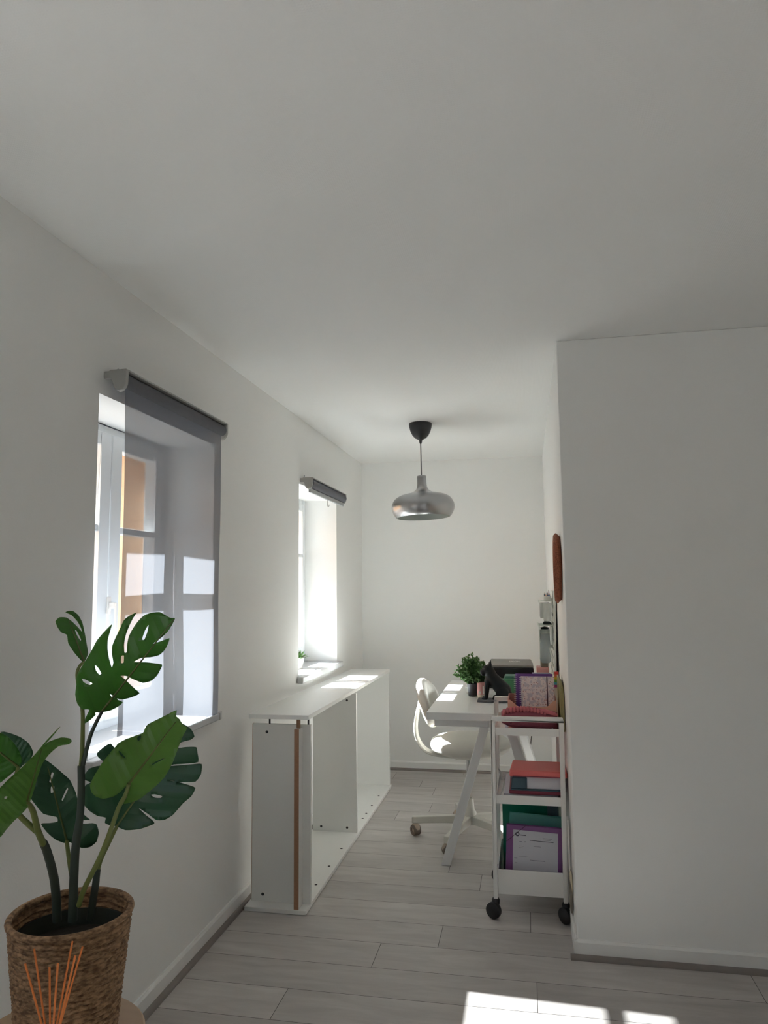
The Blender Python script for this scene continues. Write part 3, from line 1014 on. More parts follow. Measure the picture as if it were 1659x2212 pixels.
# rainbow index tabs
rb = thing('index_tabs', (0.122, 3.38, ZA), 'rainbow coloured sticky index tabs standing beside the khaki folders', 'sticky tabs')
for i, k in enumerate(('magenta', 'sky', 'lime', 'yellow', 'orange', 'red')):
    z0 = ZA + 0.148 + 0.0115 * i
    MB().box(0.107 + 0.0006 * i, 0.125 + 0.0006 * i, 3.372, 3.378, z0, z0 + 0.0115).obj('tab', k, rb)
MB().box(0.108, 0.127, 3.378, 3.384, ZA + 0.002, ZA + 0.216).obj('backing_card', 'white', rb)

# --- middle tray contents
ZB = 0.437
def slab(name, x0, x1, y0, y1, z0, z1, m, label, cat, rz=0.0, bevel=0.003, sag=0.0):
    c = Vector(((x0 + x1) / 2, (y0 + y1) / 2, z0))
    tf = Matrix.Translation(c) @ R('Z', rz)
    hx, hy = (x1 - x0) / 2, (y1 - y0) / 2
    mm = MB()
    n = 8
    vs, fs = [], []
    for i in range(n + 1):
        u = -1 + 2 * i / n
        dz = sag * (1 - u * u)
        for (yy, zz) in ((-hy, 0), (hy, 0), (hy, z1 - z0), (-hy, z1 - z0)):
            vs.append(tf @ Vector((u * hx, yy, zz - dz)))
    for i in range(n):
        for k in range(4):
            fs.append((i * 4 + k, i * 4 + (k + 1) % 4, i * 4 + 4 + (k + 1) % 4, i * 4 + 4 + k))
    fs += [(3, 2, 1, 0), (n * 4, n * 4 + 1, n * 4 + 2, n * 4 + 3)]
    mm.add(vs, fs)
    return tag(mm.obj(name, m, bevel=bevel), label, cat)
slab('paper_stack', -0.115, 0.10, 3.09, 3.40, ZB, 0.4685, 'paper', 'thin pile of white sheets at the bottom of the middle tray', 'papers')
slab('file_folder', -0.093, 0.128, 3.075, 3.40, 0.469, 0.4840, 'maroon', 'maroon folder lying under the slate blue folder on the middle tray', 'folder', 0.0)
f2 = thing('file_folder', (0.02, 3.25, 0.4845), 'slate blue elastic folder full of papers on the middle tray', 'folder')
MB().box(-0.087, 0.130, 3.07, 3.38, 0.4845, 0.490).obj('lower_cover', 'teal', f2, bevel=0.003)
MB().hexa([(-0.070, 3.080, 0.4905), (0.110, 3.080, 0.4905), (0.110, 3.36, 0.4905), (-0.070, 3.36, 0.4905)], [(-0.070, 3.080, 0.536), (0.110, 3.080, 0.536), (0.110, 3.36, 0.506), (-0.070, 3.36, 0.506)]).obj('papers', 'paper', f2, bevel=0.002)
MB().hexa([(-0.086, 3.072, 0.490), (-0.021, 3.072, 0.490), (-0.021, 3.37, 0.490), (-0.086, 3.37, 0.490)], [(-0.082, 3.072, 0.538), (-0.021, 3.072, 0.538), (-0.021, 3.37, 0.508), (-0.082, 3.37, 0.508)]).obj('flap', 'teal', f2, bevel=0.006)
MB().hexa([(0.108, 3.10, 0.490), (0.131, 3.10, 0.490), (0.131, 3.37, 0.490), (0.108, 3.37, 0.490)], [(0.108, 3.10, 0.522), (0.131, 3.10, 0.510), (0.131, 3.37, 0.500), (0.108, 3.37, 0.506)]).obj('flap', 'teal', f2, bevel=0.004)
f3 = thing('file_folder', (0.02, 3.22, 0.54), 'thick coral red folder on top of the pile on the middle tray', 'folder')
ya, yb = 3.062, 3.37
MB().hexa([(-0.090, ya, 0.540), (0.1365, ya, 0.539), (0.1365, yb, 0.509), (-0.084, yb, 0.510)],
          [(-0.090, ya, 0.566), (0.1365, ya, 0.564), (0.1365, yb, 0.534), (-0.084, yb, 0.536)]).obj('cover', 'coral', f3, bevel=0.006)
MB().box(-0.078, 0.122, ya - 0.002, ya + 0.001, 0.5415, 0.5445).obj('cover_lip', 'maroon', f3)
# crumpled clear bag at the left of the pile
m = MB()
vs, fs = [], []
for i in range(9):
    for j in range(9):
        u, v = i / 8, j / 8
        p = Vector((-0.136 + 0.018 * math.sin(v * 3 + u), 3.12 + 0.25 * u, ZB + 0.003 + 0.10 * v * (1 - 0.35 * u)))
        p += Vector((noise.noise(p * 40) * 0.008, 0, noise.noise(p * 33 + Vector((3, 3, 3))) * 0.006))
        vs.append(p)
for i in range(8):
    for j in range(8):
        fs.append((i * 9 + j, i * 9 + j + 1, i * 9 + j + 10, i * 9 + j + 9))
m.add(vs, fs)
tag(m.obj('plastic_bag', 'film', smooth=60), 'crumpled clear plastic bag at the left edge of the middle tray', 'bag')

# --- bottom tray contents: folders standing, leaning back
ZC = 0.092
def upright(name, x0, x1, y, z1, th, mname, label, lean=-6, roll=0.0, z0=ZC + 0.001, cut=0.0):
    t_ = thing(name, ((x0 + x1) / 2, y, z0), label, 'folder', 'folders standing in the bottom tray')
    tf = Matrix.Translation(((x0 + x1) / 2, y, z0)) @ R('X', lean) @ R('Y', roll)
    hw, hh = (x1 - x0) / 2, z1 - z0
    MB().box(-hw, hw, 0, 0.002, 0, hh - cut, tf).obj('front_cover', mname, t_, bevel=0.0006)
    MB().box(-hw, hw, th - 0.002, th, 0, hh, tf).obj('back_cover', mname, t_, bevel=0.0006)
    MB().box(-hw - 0.0015, -hw, 0, th, 0, hh - cut, tf).obj('spine', mname, t_, bevel=0.0004)
    return t_, tf, hw, hh
g, tf, hw, hh = upright('file_folder', -0.130, 0.072, 3.30, 0.405, 0.05, 'emerald', 'emerald green box folder standing at the back of the bottom tray', -2)
MB().box(-hw + 0.003, hw - 0.003, 0.004, 0.046, 0.002, hh - 0.02, tf).obj('papers', 'paper', g)
g, tf, hw, hh = upright('file_folder', 0.060, 0.105, 3.262, 0.40, 0.012, 'teal', 'dark slate folder standing in the back right of the bottom tray', -2)
g, tf, hw, hh = upright('file_folder', -0.110, 0.104, 3.19, 0.350, 0.03, 'aqua', 'translucent aqua folder with papers leaning behind the violet folder', -5, 3.0, ZC + 0.007)
MB().box(-hw + 0.006, hw - 0.004, 0.004, 0.026, 0.002, hh - 0.012, tf).obj('papers', 'paper', g)
g, tf, hw, hh = upright('file_folder', -0.118, 0.104, 3.105, 0.331, 0.026, 'violet', 'violet folder with a printed form in front on the bottom tray', -6, 2.5, ZC + 0.0065)
MB().box(-hw + 0.004, hw - 0.004, 0.004, 0.022, 0.002, hh - 0.01, tf).obj('papers', 'paper', g)
fw0, fw1, fh = -hw + 0.026, hw - 0.018, hh - 0.018
form = MB().box(fw0, fw1, -0.0012, -0.0004, 0.001, fh, tf).obj('printed_form', 'paper', g)
m = MB()
def ln(u0, u1, v, h=0.0016, ink='ink'):
    a, b = fw0 + (fw1 - fw0) * u0, fw0 + (fw1 - fw0) * u1
    z = fh * (1 - v) + 0.0
    MB().box(a, b, -0.0016, -0.0012, z - h / 2, z + h / 2, tf).obj('printed_line', ink, form)
for args in ((0.66, 0.86, 0.11, 0.0012), (0.67, 0.83, 0.135, 0.0012), (0.14, 0.2, 0.2, 0.0014), (0.26, 0.28, 0.2, 0.003), (0.13, 0.24, 0.28, 0.001), (0.13, 0.22, 0.31, 0.001), (0.46, 0.62, 0.265, 0.0012), (0.13, 0.38, 0.46, 0.0008), (0.03, 0.1, 0.5, 0.0012), (0.04, 0.1, 0.58, 0.001), (0.38, 0.72, 0.51, 0.0013)):
    ln(*args)
m = MB()
ln(0.37, 0.9, 0.165, 0.0019, 'inkdark')
ln(0.16, 0.29, 0.085, 0.0028, 'inkdark')
c0 = Vector((fw0 + (fw1 - fw0) * 0.095, -0.0014, fh * (1 - 0.075)))
m.tube([tf @ (c0 + Vector((math.cos(a) * 0.0062, 0, math.sin(a) * 0.0062))) for a in [i * math.pi / 10 for i in range(21)]], 0.0019, 6)
m.obj('printed_logo', 'inkdark', form, label='round dark logo and heading')
MB().tube([tf @ Vector((-hw, -0.002, hh * 0.72)), tf @ Vector((-hw + 0.075, -0.002, hh + 0.0005))], 0.0009, 6).obj('elastic_band', 'elastic', g)

# things squeezed between the trolley and the partition
tb_ = thing('paper_bag', (0.131, 3.0, 0.06), 'torn cream and grey paper bag hanging between the trolley and the partition', 'bag')
MB().hexa([(0.1275, 2.96, 0.075), (0.1365, 2.96, 0.075), (0.1365, 3.03, 0.075), (0.1275, 3.03, 0.075)], [(0.1275, 2.96, 0.21), (0.1345, 2.96, 0.21), (0.1345, 3.03, 0.21), (0.1275, 3.03, 0.21)]).obj('bag_body', 'greycloth', tb_)
MB().prism([(0.1272, 2.95, 0.20), (0.1365, 2.95, 0.145), (0.1365, 2.95, 0.215), (0.132, 2.95, 0.232), (0.1272, 2.95, 0.225)], (0, 0.004, 0)).obj('torn_flap', 'cream', tb_, label='cream torn flap')
MB().hexa([(0.1280, 3.0, 0.21), (0.1325, 3.0, 0.21), (0.1325, 3.05, 0.21), (0.1280, 3.05, 0.21)], [(0.1275, 3.0, 0.40), (0.1320, 3.0, 0.40), (0.1320, 3.05, 0.40), (0.1275, 3.05, 0.40)]).obj('bag_side', 'white', tb_, label='white upper strip')

# ------------------------------------------------------------------ things on the desk
ZD = DZ + 0.001
# little shrub in a black pot
hx, hy = -0.297, 3.975
sp = thing('potted_shrub', (hx, hy, ZD), 'small leafy green plant in a black pot on the desk', 'plant')
MB().lathe([(0.0, 0), (0.022, 0), (0.024, 0.004), (0.031, 0.058), (0.033, 0.066), (0.030, 0.066), (0.027, 0.055), (0, 0.055)], (hx, hy, ZD), 28).obj('pot', 'pot_black', sp, smooth=40)
MB().lathe([(0.0, 0.058), (0.027, 0.056), (0, 0.056)], (hx, hy, ZD), 16).obj('soil', 'soil', sp)
m = MB()
st = MB()
rnd = random.Random(3)
for i in range(70):
    a = rnd.uniform(0, 2 * math.pi)
    e = rnd.uniform(-0.2, 1.0)
    L_ = rnd.uniform(0.06, 0.112) * (0.78 + 0.27 * max(e, 0))
    d = Vector((math.cos(a) * math.cos(e * 1.4), math.sin(a) * math.cos(e * 1.4), math.sin(e * 1.4)))
    p0 = Vector((hx, hy, ZD + 0.06)) + Vector((d.x, d.y, 0)) * 0.012
    pts = [p0 + Vector((0, 0, 0.02)) * t + d * L_ * t + Vector((0, 0, 0.02 * math.sin(t * 2))) for t in (0, 0.33, 0.66, 1)]
    st.tube(pts, [0.0014, 0.0012, 0.001, 0.0007], 5)
    for q in range(14):
        t = 0.3 + 0.7 * q / 13
        i0 = min(int(t * 3), 2)
        b = pts[i0].lerp(pts[i0 + 1], t * 3 - i0)
        dr = (d + Vector((rnd.uniform(-1, 1), rnd.uniform(-1, 1), rnd.uniform(-0.6, 1))) * 1.1).normalized()
        sd = dr.orthogonal().normalized()
        sd = Matrix.Rotation(rnd.uniform(0, 6.28), 3, dr) @ sd
        l, w = rnd.uniform(0.015, 0.025), rnd.uniform(0.007, 0.0115)
        up = dr.cross(sd) * 0.002
        m.add([b, b + dr * l * 0.5 + sd * w + up, b + dr * l, b + dr * l * 0.5 - sd * w + up, b + dr * l * 0.5 - up], [(0, 1, 4), (1, 2, 4), (2, 3, 4), (3, 0, 4)])
m.obj('foliage', 'shrub', sp, solid=0.0006)
st.obj('twigs', 'stemdark', sp)

# dusty pink tumbler
cpx, cpy = -0.249, 3.93
cup = thing('tumbler', (cpx, cpy, ZD), 'dusty pink tumbler with white patches between plant and dog figurine', 'cup')
MB().lathe([(0.0, 0.0), (0.021, 0.0), (0.022, 0.006), (0.023, 0.016), (0, 0.016)], (cpx, cpy, ZD), 24).obj('base', 'beige', cup, smooth=40)
MB().lathe([(0.0, 0.016), (0.0225, 0.016), (0.023, 0.03), (0.022, 0.075), (0.02, 0.078), (0, 0.078)], (cpx, cpy, ZD), 24).obj('body', 'pink', cup, smooth=40)
m = MB()
m.box(cpx - 0.014, cpx - 0.002, cpy - 0.0235, cpy - 0.0205, ZD + 0.022, ZD + 0.034)
m.box(cpx + 0.008, cpx + 0.014, cpy - 0.0215, cpy - 0.017, ZD + 0.02, ZD + 0.06)
m.obj('label_patch', 'white', cup, bevel=0.001)

# seated bulldog figurine on a slate plate (faces the window)
gx, gy = -0.165, 3.80
dg = thing('dog_figurine', (gx, gy, ZD), 'dark seated bulldog figurine with upright ears on a slate plate', 'figurine')
MB().box(gx - 0.095, gx + 0.085, gy - 0.045, gy + 0.045, ZD, ZD + 0.011).obj('base_plate', 'dogbase', dg, bevel=0.001)
def seg(mm, a, b, ra, rb, n=7):
    a, b = Vector(a), Vector(b)
    for i in range(n):
        t = i / (n - 1)
        r = ra + (rb - ra) * t
        mm.ellipsoid(a.lerp(b, t), (r, r, r), None, 14, 10)
m = MB()
D = lambda x, y, z: (gx + x, gy + y, ZD + 0.010 + z)
seg(m, D(0.035, 0, 0.045), D(-0.018, 0, 0.105), 0.040, 0.031, 10)     # trunk
seg(m, D(-0.018, 0, 0.100), D(-0.034, 0, 0.142), 0.032, 0.026)        # neck
m.ellipsoid(D(-0.040, 0, 0.148), (0.029, 0.030, 0.025))               # skull
m.ellipsoid(D(-0.064, 0, 0.137), (0.017, 0.021, 0.016))               # muzzle
m.ellipsoid(D(-0.067, 0, 0.125), (0.012, 0.020, 0.009))               # jowl
m.ellipsoid(D(-0.040, 0, 0.09), (0.020, 0.026, 0.034))                # chest
for s in (-1, 1):
    seg(m, D(-0.044, s * 0.019, 0.085), D(-0.052, s * 0.021, 0.010), 0.0150, 0.0105, 9)
    m.ellipsoid(D(-0.060, s * 0.021, 0.006), (0.015, 0.0105, 0.0075))
    m.ellipsoid(D(0.030, s * 0.032, 0.034), (0.034, 0.017, 0.034))
    seg(m, D(0.018, s * 0.034, 0.014), D(-0.012, s * 0.034, 0.008), 0.012, 0.009)
    seg(m, D(-0.030, s * 0.018, 0.162), D(-0.028, s * 0.024, 0.190), 0.0105, 0.0038, 8)
m.ellipsoid(D(0.062, 0, 0.022), (0.022, 0.02, 0.018))
dgb = m.obj('dog_body', 'dog', dg, remesh=0.0035)
for s in (-1, 1):
    MB().ellipsoid(D(-0.0585, s * 0.0185, 0.153), (0.0035, 0.0035, 0.0035)).obj('eye', 'plastic_black', dgb, smooth=60)

# green mini bin used as a pen holder
bx, by = -0.092, 3.985
bn = thing('desk_bin', (bx, by, ZD), 'green miniature bin standing behind the dog figurine', 'bin')
def taper(x0, x1, y0, y1, z0, z1, k):
    a = [(bx + x0 * k, by + y0 * k, ZD + z0), (bx + x1 * k, by + y0 * k, ZD + z0), (bx + x1 * k, by + y1 * k, ZD + z0), (bx + x0 * k, by + y1 * k, ZD + z0)]
    b = [(bx + x0, by + y0, ZD + z1), (bx + x1, by + y0, ZD + z1), (bx + x1, by + y1, ZD + z1), (bx + x0, by + y1, ZD + z1)]
    return a, b
MB().hexa(*taper(-0.035, 0.035, -0.038, 0.038, 0.0, 0.085, 0.78)).obj('body', 'green', bn, bevel=0.003)
MB().box(bx - 0.04, bx + 0.04, by - 0.043, by + 0.04, ZD + 0.083, ZD + 0.095).obj('rim', 'green', bn, bevel=0.003)
MB().hexa([(bx - 0.04, by - 0.04, ZD + 0.0955), (bx + 0.04, by - 0.04, ZD + 0.0955), (bx + 0.04, by + 0.04, ZD + 0.0955), (bx - 0.04, by + 0.04, ZD + 0.0955)],
          [(bx - 0.03, by - 0.03, ZD + 0.108), (bx + 0.03, by - 0.03, ZD + 0.108), (bx + 0.035, by + 0.036, ZD + 0.112), (bx - 0.035, by + 0.036, ZD + 0.112)]).obj('lid', 'greend', bn, bevel=0.004)
MB().tube([(bx - 0.03, by + 0.05, ZD + 0.10), (bx + 0.03, by + 0.05, ZD + 0.10)], 0.005, 10).obj('handle', 'green', bn, smooth=40)
tag(MB().hexa([(-0.156, 4.03, ZD), (-0.118, 4.03, ZD), (-0.118, 4.09, ZD), (-0.156, 4.09, ZD)], [(-0.165, 4.025, ZD + 0.08), (-0.112, 4.025, ZD + 0.08), (-0.112, 4.095, ZD + 0.08), (-0.165, 4.095, ZD + 0.08)]).obj('bin_dark_side', 'greend', bevel=0.004), 'added deep green block for the dark side of the miniature bin, half hidden behind the dog figurine', 'box')  # added block standing in for the darker side face of the bin

# printer at the far end
pr_ = thing('printer', (-0.105, 4.42, ZD), 'low black and grey inkjet printer at the far end of the desk', 'printer')
prx0, prx1, pry0, pry1, prz = -0.245, 0.026, 4.28, 4.60, ZD + 0.128
MB().hexa([(prx0, pry0, ZD), (prx1 + 0.004, pry0, ZD), (prx1 + 0.004, pry1, ZD), (prx0, pry1, ZD)],
          [(prx0 + 0.004, pry0 + 0.01, prz - 0.012), (prx1, pry0 + 0.01, prz - 0.012), (prx1 - 0.002, pry1, prz - 0.012), (prx0 + 0.004, pry1, prz - 0.012)]).obj('body', 'plastic_black', pr_, bevel=0.006)
lid = MB().hexa([(prx0 + 0.002, pry0 + 0.008, prz - 0.0115), (prx1 + 0.001, pry0 + 0.008, prz - 0.0115), (prx1 - 0.008, pry1, prz - 0.0115), (prx0 + 0.010, pry1, prz - 0.0115)],
                [(prx0 + 0.006, pry0 + 0.012, prz + 0.002), (prx1 - 0.003, pry0 + 0.012, prz + 0.002), (prx1 - 0.014, pry1 - 0.006, prz + 0.008), (prx0 + 0.016, pry1 - 0.006, prz + 0.008)]).obj('scanner_lid', 'printer_grey', pr_, bevel=0.005)
MB().box(prx0 + 0.03, prx1 - 0.03, pry0 - 0.06, pry0 + 0.01, ZD + 0.018, ZD + 0.024).obj('paper_tray', 'plastic_black', pr_, bevel=0.002)
fc = bpy.data.curves.new('brand_lettering', 'FONT')
fc.body = 'EPSON'
fc.size = 0.05
fc.align_x = 'CENTER'
fc.extrude = 0.0004
tmp = bpy.data.objects.new('lettering_tmp', fc)
COL.objects.link(tmp)
bpy.context.view_layer.update()
dgp = bpy.context.evaluated_depsgraph_get()
tme = bpy.data.meshes.new_from_object(tmp.evaluated_get(dgp))
bpy.data.objects.remove(tmp)
tme.materials.append(M['letter'])
to = bpy.data.objects.new('brand_lettering', tme)
COL.objects.link(to)
to.parent = lid
to.location = Vector((-0.085, 4.42, prz + 0.0062)) - pr_.location
to.scale = (0.42, 1.6, 1)
to.rotation_euler = (math.radians(1.2), 0, 0)

# stacked pastel boxes at the wall end of the desk
slab('storage_box', 0.040, 0.106, 4.12, 4.22, ZD, ZD + 0.137, 'pink', 'dusty pink box beside the printer at the foot of the pegboard', 'box', 0, 0.004)
slab('small_case', 0.062, 0.104, 4.13, 4.20, ZD + 0.1375, ZD + 0.186, 'greycloth', 'small beige grey case on top of the dusty pink box by the pegboard', 'case', 0, 0.008)
# small frosted glass behind the plant
tag(MB().lathe([(0.0, 0), (0.014, 0), (0.018, 0.034), (0.0168, 0.034), (0.013, 0.003), (0, 0.003)], (-0.326, 4.08, ZD), 20).obj('tea_light_glass', 'clear', smooth=40), 'small frosted glass on the desk behind the potted plant', 'glass')

# ------------------------------------------------------------------ pegboard leaning on the desk with its hangers
pg = thing('pegboard', (0.115, 3.85, ZD), 'white pegboard standing on the desk against the right alcove wall', 'pegboard')
pa = [(0.112, 3.56, ZD), (0.122, 3.56, ZD), (0.122, 4.10, ZD), (0.112, 4.10, ZD)]
pb = [(0.125, 3.56, 1.275), (0.135, 3.56, 1.275), (0.135, 4.10, 1.275), (0.125, 4.10, 1.275)]
MB().hexa(pa, pb).obj('board', 'mint', pg, bevel=0.002)
m = MB()
for i in range(11):
    for j in range(7):
        z = 0.80 + 0.04 * i
        y = 3.62 + 0.07 * j + (0.035 if i % 2 else 0)
        xx = 0.112 + 0.013 * (z - ZD) / 0.55
        if y < 4.08:
            m.box(xx - 0.0012, xx + 0.001, y - 0.0025, y + 0.0025, z - 0.0075, z + 0.0075)
m.obj('peg_slot', 'slot', pg)
def bx_at(z):
    return 0.112 + 0.013 * (z - ZD) / 0.55 - 0.0015
# top shelf bin and lower tall bin
def shelf_hook(y0, y1, z, depth, label):
    x1 = bx_at(z)
    o = MB()
    o.box(x1 - depth, x1, y0, y1, z, z + 0.004)
    o.box(x1 - depth, x1 - depth + 0.003, y0, y1, z - 0.006, z + 0.010)
    o.box(x1 - 0.003, x1, y0, y1, z - 0.03, z + 0.012)
    return tag(o.obj('hook_shelf', 'mint', bevel=0.001), label, 'shelf', 'hook-on shelves of the pegboard')
shelf_hook(3.64, 3.84, 1.2250, 0.066, 'upper white hook-on shelf of the pegboard, under the pencil box')
shelf_hook(3.64, 3.84, 1.1080, 0.070, 'lower white hook-on shelf of the pegboard, under a dark clip')
x1 = bx_at(1.2250)
pbx = thing('pencil_box', (x1 - 0.03, 3.74, 1.2295), 'small white box of pencils on the upper pegboard shelf', 'box')
bxm = MB()
bxm.box(x1 - 0.042, x1 - 0.006, 3.68, 3.80, 1.2295, 1.2325)
for (a, b, c, d) in ((x1 - 0.042, x1 - 0.006, 3.68, 3.683), (x1 - 0.042, x1 - 0.006, 3.797, 3.80), (x1 - 0.042, x1 - 0.039, 3.683, 3.797), (x1 - 0.009, x1 - 0.006, 3.683, 3.797)):
    bxm.box(a, b, c, d, 1.2325, 1.2520)
bxm.obj('box_body', 'white', pbx)
for i, (dx, dy, hgt, mm, lb) in enumerate(((-0.037, 3.70, 0.036, 'teal', 'short dark pencil at the left of the white pencil box'), (-0.030, 3.71, 0.031, 'orange', 'short orange pencil in the white pencil box'), (-0.024, 3.70, 0.042, 'black', 'black pencil standing in the white pencil box'), (-0.018, 3.72, 0.033, 'blue', 'left blue marker in the white pencil box'), (-0.0125, 3.71, 0.031, 'blue', 'right blue marker in the white pencil box'), (-0.0150, 3.75, 0.049, 'wire', 'tallest pale pen in the white pencil box'))):
    pc_ = thing('pencil', (x1 + dx, dy, 1.2330), lb, 'pencil', 'pens in the white pencil box')
    MB().lathe([(0.0026, 0), (0.0026, hgt - 0.008)], (x1 + dx, dy, 1.2330), 8).obj('shaft', mm, pc_, smooth=50)
    MB().lathe([(0.0026, hgt - 0.008), (0.0006, hgt)], (x1 + dx, dy, 1.2330), 8).obj('point', 'beige', pc_, smooth=50)
def hang_bin(name, xa, xb, y0, y1, z0, z1, mname, label, cat):
    m = MB()
    t = 0.002
    m.box(xa, xb, y0, y1, z0, z0 + t)
    m.box(xa, xa + t, y0, y1, z0 + t, z1)
    m.box(xb - t, xb, y0, y1, z0 + t, z1)
    m.box(xa + t, xb - t, y0, y0 + t, z0 + t, z1)
    m.box(xa + t, xb - t, y1 - t, y1, z0 + t, z1)
    return tag(m.obj(name, mname, bevel=0.001), label, cat)
x1 = bx_at(1.2200)
hang_bin('hanging_bin', x1 - 0.060, x1 - 0.012, 3.66, 3.82, 1.1450, 1.2180, 'clear', 'clear square bin hanging below the upper pegboard shelf', 'bin')
tag(MB().lathe([(0.0, 0), (0.017, 0), (0.019, 0.006), (0.019, 0.085), (0, 0.085)], (x1 - 0.028, 3.60, 1.1330), 20).obj('round_jar', 'clear', smooth=40), 'round clear jar hanging in front of the clear square bin', 'jar')
tag(MB().prism([(bx_at(1.1130) - 0.045, 3.70, 1.1125), (bx_at(1.1130) - 0.004, 3.70, 1.1125), (bx_at(1.1130) - 0.004, 3.70, 1.1170), (bx_at(1.1130) - 0.02, 3.70, 1.1320), (bx_at(1.1130) - 0.028, 3.70, 1.1310), (bx_at(1.1130) - 0.045, 3.70, 1.1230)], (0, 0.05, 0)).obj('dark_clip', 'black', bevel=0.001), 'black clip lying on the lower pegboard shelf', 'clip')
x1 = bx_at(1.0930)
br_ = thing('strap_holder', (x1 - 0.03, 3.72, 1.0330), 'white loop holder gripping the smoky canister on the pegboard', 'holder')
MB().box(x1 - 0.066, x1 - 0.062, 3.66, 3.78, 1.0280, 1.1050).obj('outer_strap', 'mint', br_)
MB().box(x1 - 0.008, x1 - 0.003, 3.62, 3.78, 1.0210, 1.1050).obj('inner_strap', 'mint', br_)
cn = thing('canister', (x1 - 0.036, 3.72, 0.9240), 'tall smoky translucent canister hanging on the pegboard', 'canister')
xc_ = x1 - 0.038
MB().lathe([(0.0, 0.9240), (0.018, 0.9250), (0.026, 0.9350), (0.027, 0.9480), (0.0235, 1.0830), (0.022, 1.0880), (0.0, 1.0890)], (xc_, 3.72, 0), 28).obj('body', 'smoke', cn, smooth=40)
MB().lathe([(0.024, 1.0690), (0.0245, 1.0690), (0.0245, 1.0890), (0.024, 1.0890)], (xc_, 3.72, 0), 28, closed=True).obj('collar', 'mint', cn, smooth=40)
MB().box(xc_ + 0.0225, bx_at(0.96) + 0.003, 3.71, 3.73, 1.00, 1.012).obj('hanger', 'mint', cn)
MB().lathe([(0.0, 1.0900), (0.019, 1.0900), (0.021, 1.0970), (0.0, 1.1030)], (xc_, 3.72, 0), 28).obj('lid', 'black', cn, smooth=40)
tag(MB().tube([(x1 - 0.020, 3.60, 1.0080), (x1 - 0.012, 3.60, 0.9580), (x1 - 0.009, 3.60, 0.9230)], 0.003, 8).obj('peg_hook', 'mint', smooth=50), 'slim pale hook beside the smoky canister on the pegboard', 'hook')

# round brown woven disc on the partition wall
wc = thing('wall_basket', (XR, 3.06, 1.373), 'round reddish brown woven tray hung flat on the alcove wall above the pegboard', 'wall decoration')
tf = R('Y', -90)
MB().lathe([(0.0, 0.001), (0.128, 0.001), (0.138, 0.010), (0.139, 0.020), (0.134, 0.026), (0.125, 0.024), (0.118, 0.013), (0.0, 0.011)], (XR, 3.06, 1.373), 56, tf).obj('tray', 'terracotta', wc, smooth=50)
MB().lathe([(0.1375, 0.012), (0.1415, 0.013), (0.1425, 0.017), (0.1405, 0.021), (0.1375, 0.020)], (XR, 3.06, 1.373), 56, tf, closed=True).obj('rim_cord', 'terracotta', wc, smooth=50)

# ------------------------------------------------------------------ small plant on the far sill
qx, qy, qz = -1.315, 4.12, ZS + 0.0225
w2 = thing('sill_plant', (qx, qy, qz), 'tiny green plant in a pale patterned pot on the far window sill', 'plant')
MB().lathe([(0.0, 0), (0.024, 0), (0.034, 0.05), (0.035, 0.062), (0.031, 0.062), (0.029, 0.05), (0, 0.05)], (qx, qy, qz), 24).obj('pot', 'white', w2, smooth=40)
m = MB()
for i in range(40):
    a, e = rnd.uniform(0, 6.28), rnd.uniform(0.1, 1.4)
    d = Vector((math.cos(a) * math.cos(e), math.sin(a) * math.cos(e), math.sin(e)))
    L_ = rnd.uniform(0.04, 0.075)
    b = Vector((qx, qy, qz + 0.055))
    sd = d.cross(Vector((0.3, 0.2, 1))).normalized()
    m.add([b, b + d * L_ * 0.6 + sd * 0.006, b + d * L_, b + d * L_ * 0.6 - sd * 0.006], [(0, 1, 2, 3)])
m.obj('foliage', 'shrub', w2, solid=0.0008)

# ------------------------------------------------------------------ foreground: stool, basket with artificial monstera, reeds
ZSN = 0.55
scx, scy, sr = -0.800, 1.182, 0.142
stl = thing('side_table', (scx, scy, 0), 'round light wooden side table carrying the basket planter', 'table')
MB().lathe([(0.0, ZSN - 0.022), (sr - 0.003, ZSN - 0.022), (sr, ZSN - 0.018), (sr, ZSN - 0.004), (sr - 0.004, ZSN), (0, ZSN)], (scx, scy, 0), 64).obj('table_top', 'wood', stl, smooth=40)
for i in range(3):
    a = math.radians(60 + 120 * i)
    d = Vector((math.cos(a), math.sin(a), 0))
    MB().tube([Vector((scx, scy, ZSN - 0.022)) + d * 0.075, Vector((scx, scy, 0.0005)) + d * 0.135], [0.013, 0.010], 14).obj('leg', 'wood', stl, smooth=50)

px, py = -0.774, 1.172
mon = thing('potted_monstera', (px, py, ZSN), 'tall artificial monstera in a woven seagrass basket on the round table', 'plant')
m = MB()
NR, NA = 22, 150
ZP0, ZP1 = ZSN + 0.001, 0.757
vs, fs = [], []
sub = 5
def brad(t):
    return 0.075 + 0.0205 * t
for i in range(NR * sub + 1):
    t = i / (NR * sub)
    row = i / sub
    for k in range(NA):
        a = 2 * math.pi * k / NA
        ph = (row - int(row)) if i < NR * sub else 1.0
        bulge = 0.0028 * abs(math.sin(math.pi * row)) ** 0.7
        tw = 0.0012 * math.sin(a * 48 + int(row) * 1.7 + ph * 2.2) * abs(math.sin(math.pi * row))
        r = brad(t) + bulge + tw + 0.0012 * noise.noise(Vector((math.cos(a) * 4, math.sin(a) * 4, row * 0.8)))
        vs.append((px + r * math.cos(a), py + r * math.sin(a), ZP0 + (ZP1 - ZP0) * t + 0.0012 * math.sin(a * 9 + int(row))))
for i in range(NR * sub):
    for k in range(NA):
        k2 = (k + 1) % NA
        fs.append((i * NA + k, i * NA + k2, (i + 1) * NA + k2, (i + 1) * NA + k))
m.add(vs, fs)
m.lathe([(0.0, 0), (0.075, 0)], (px, py, ZP0), NA)
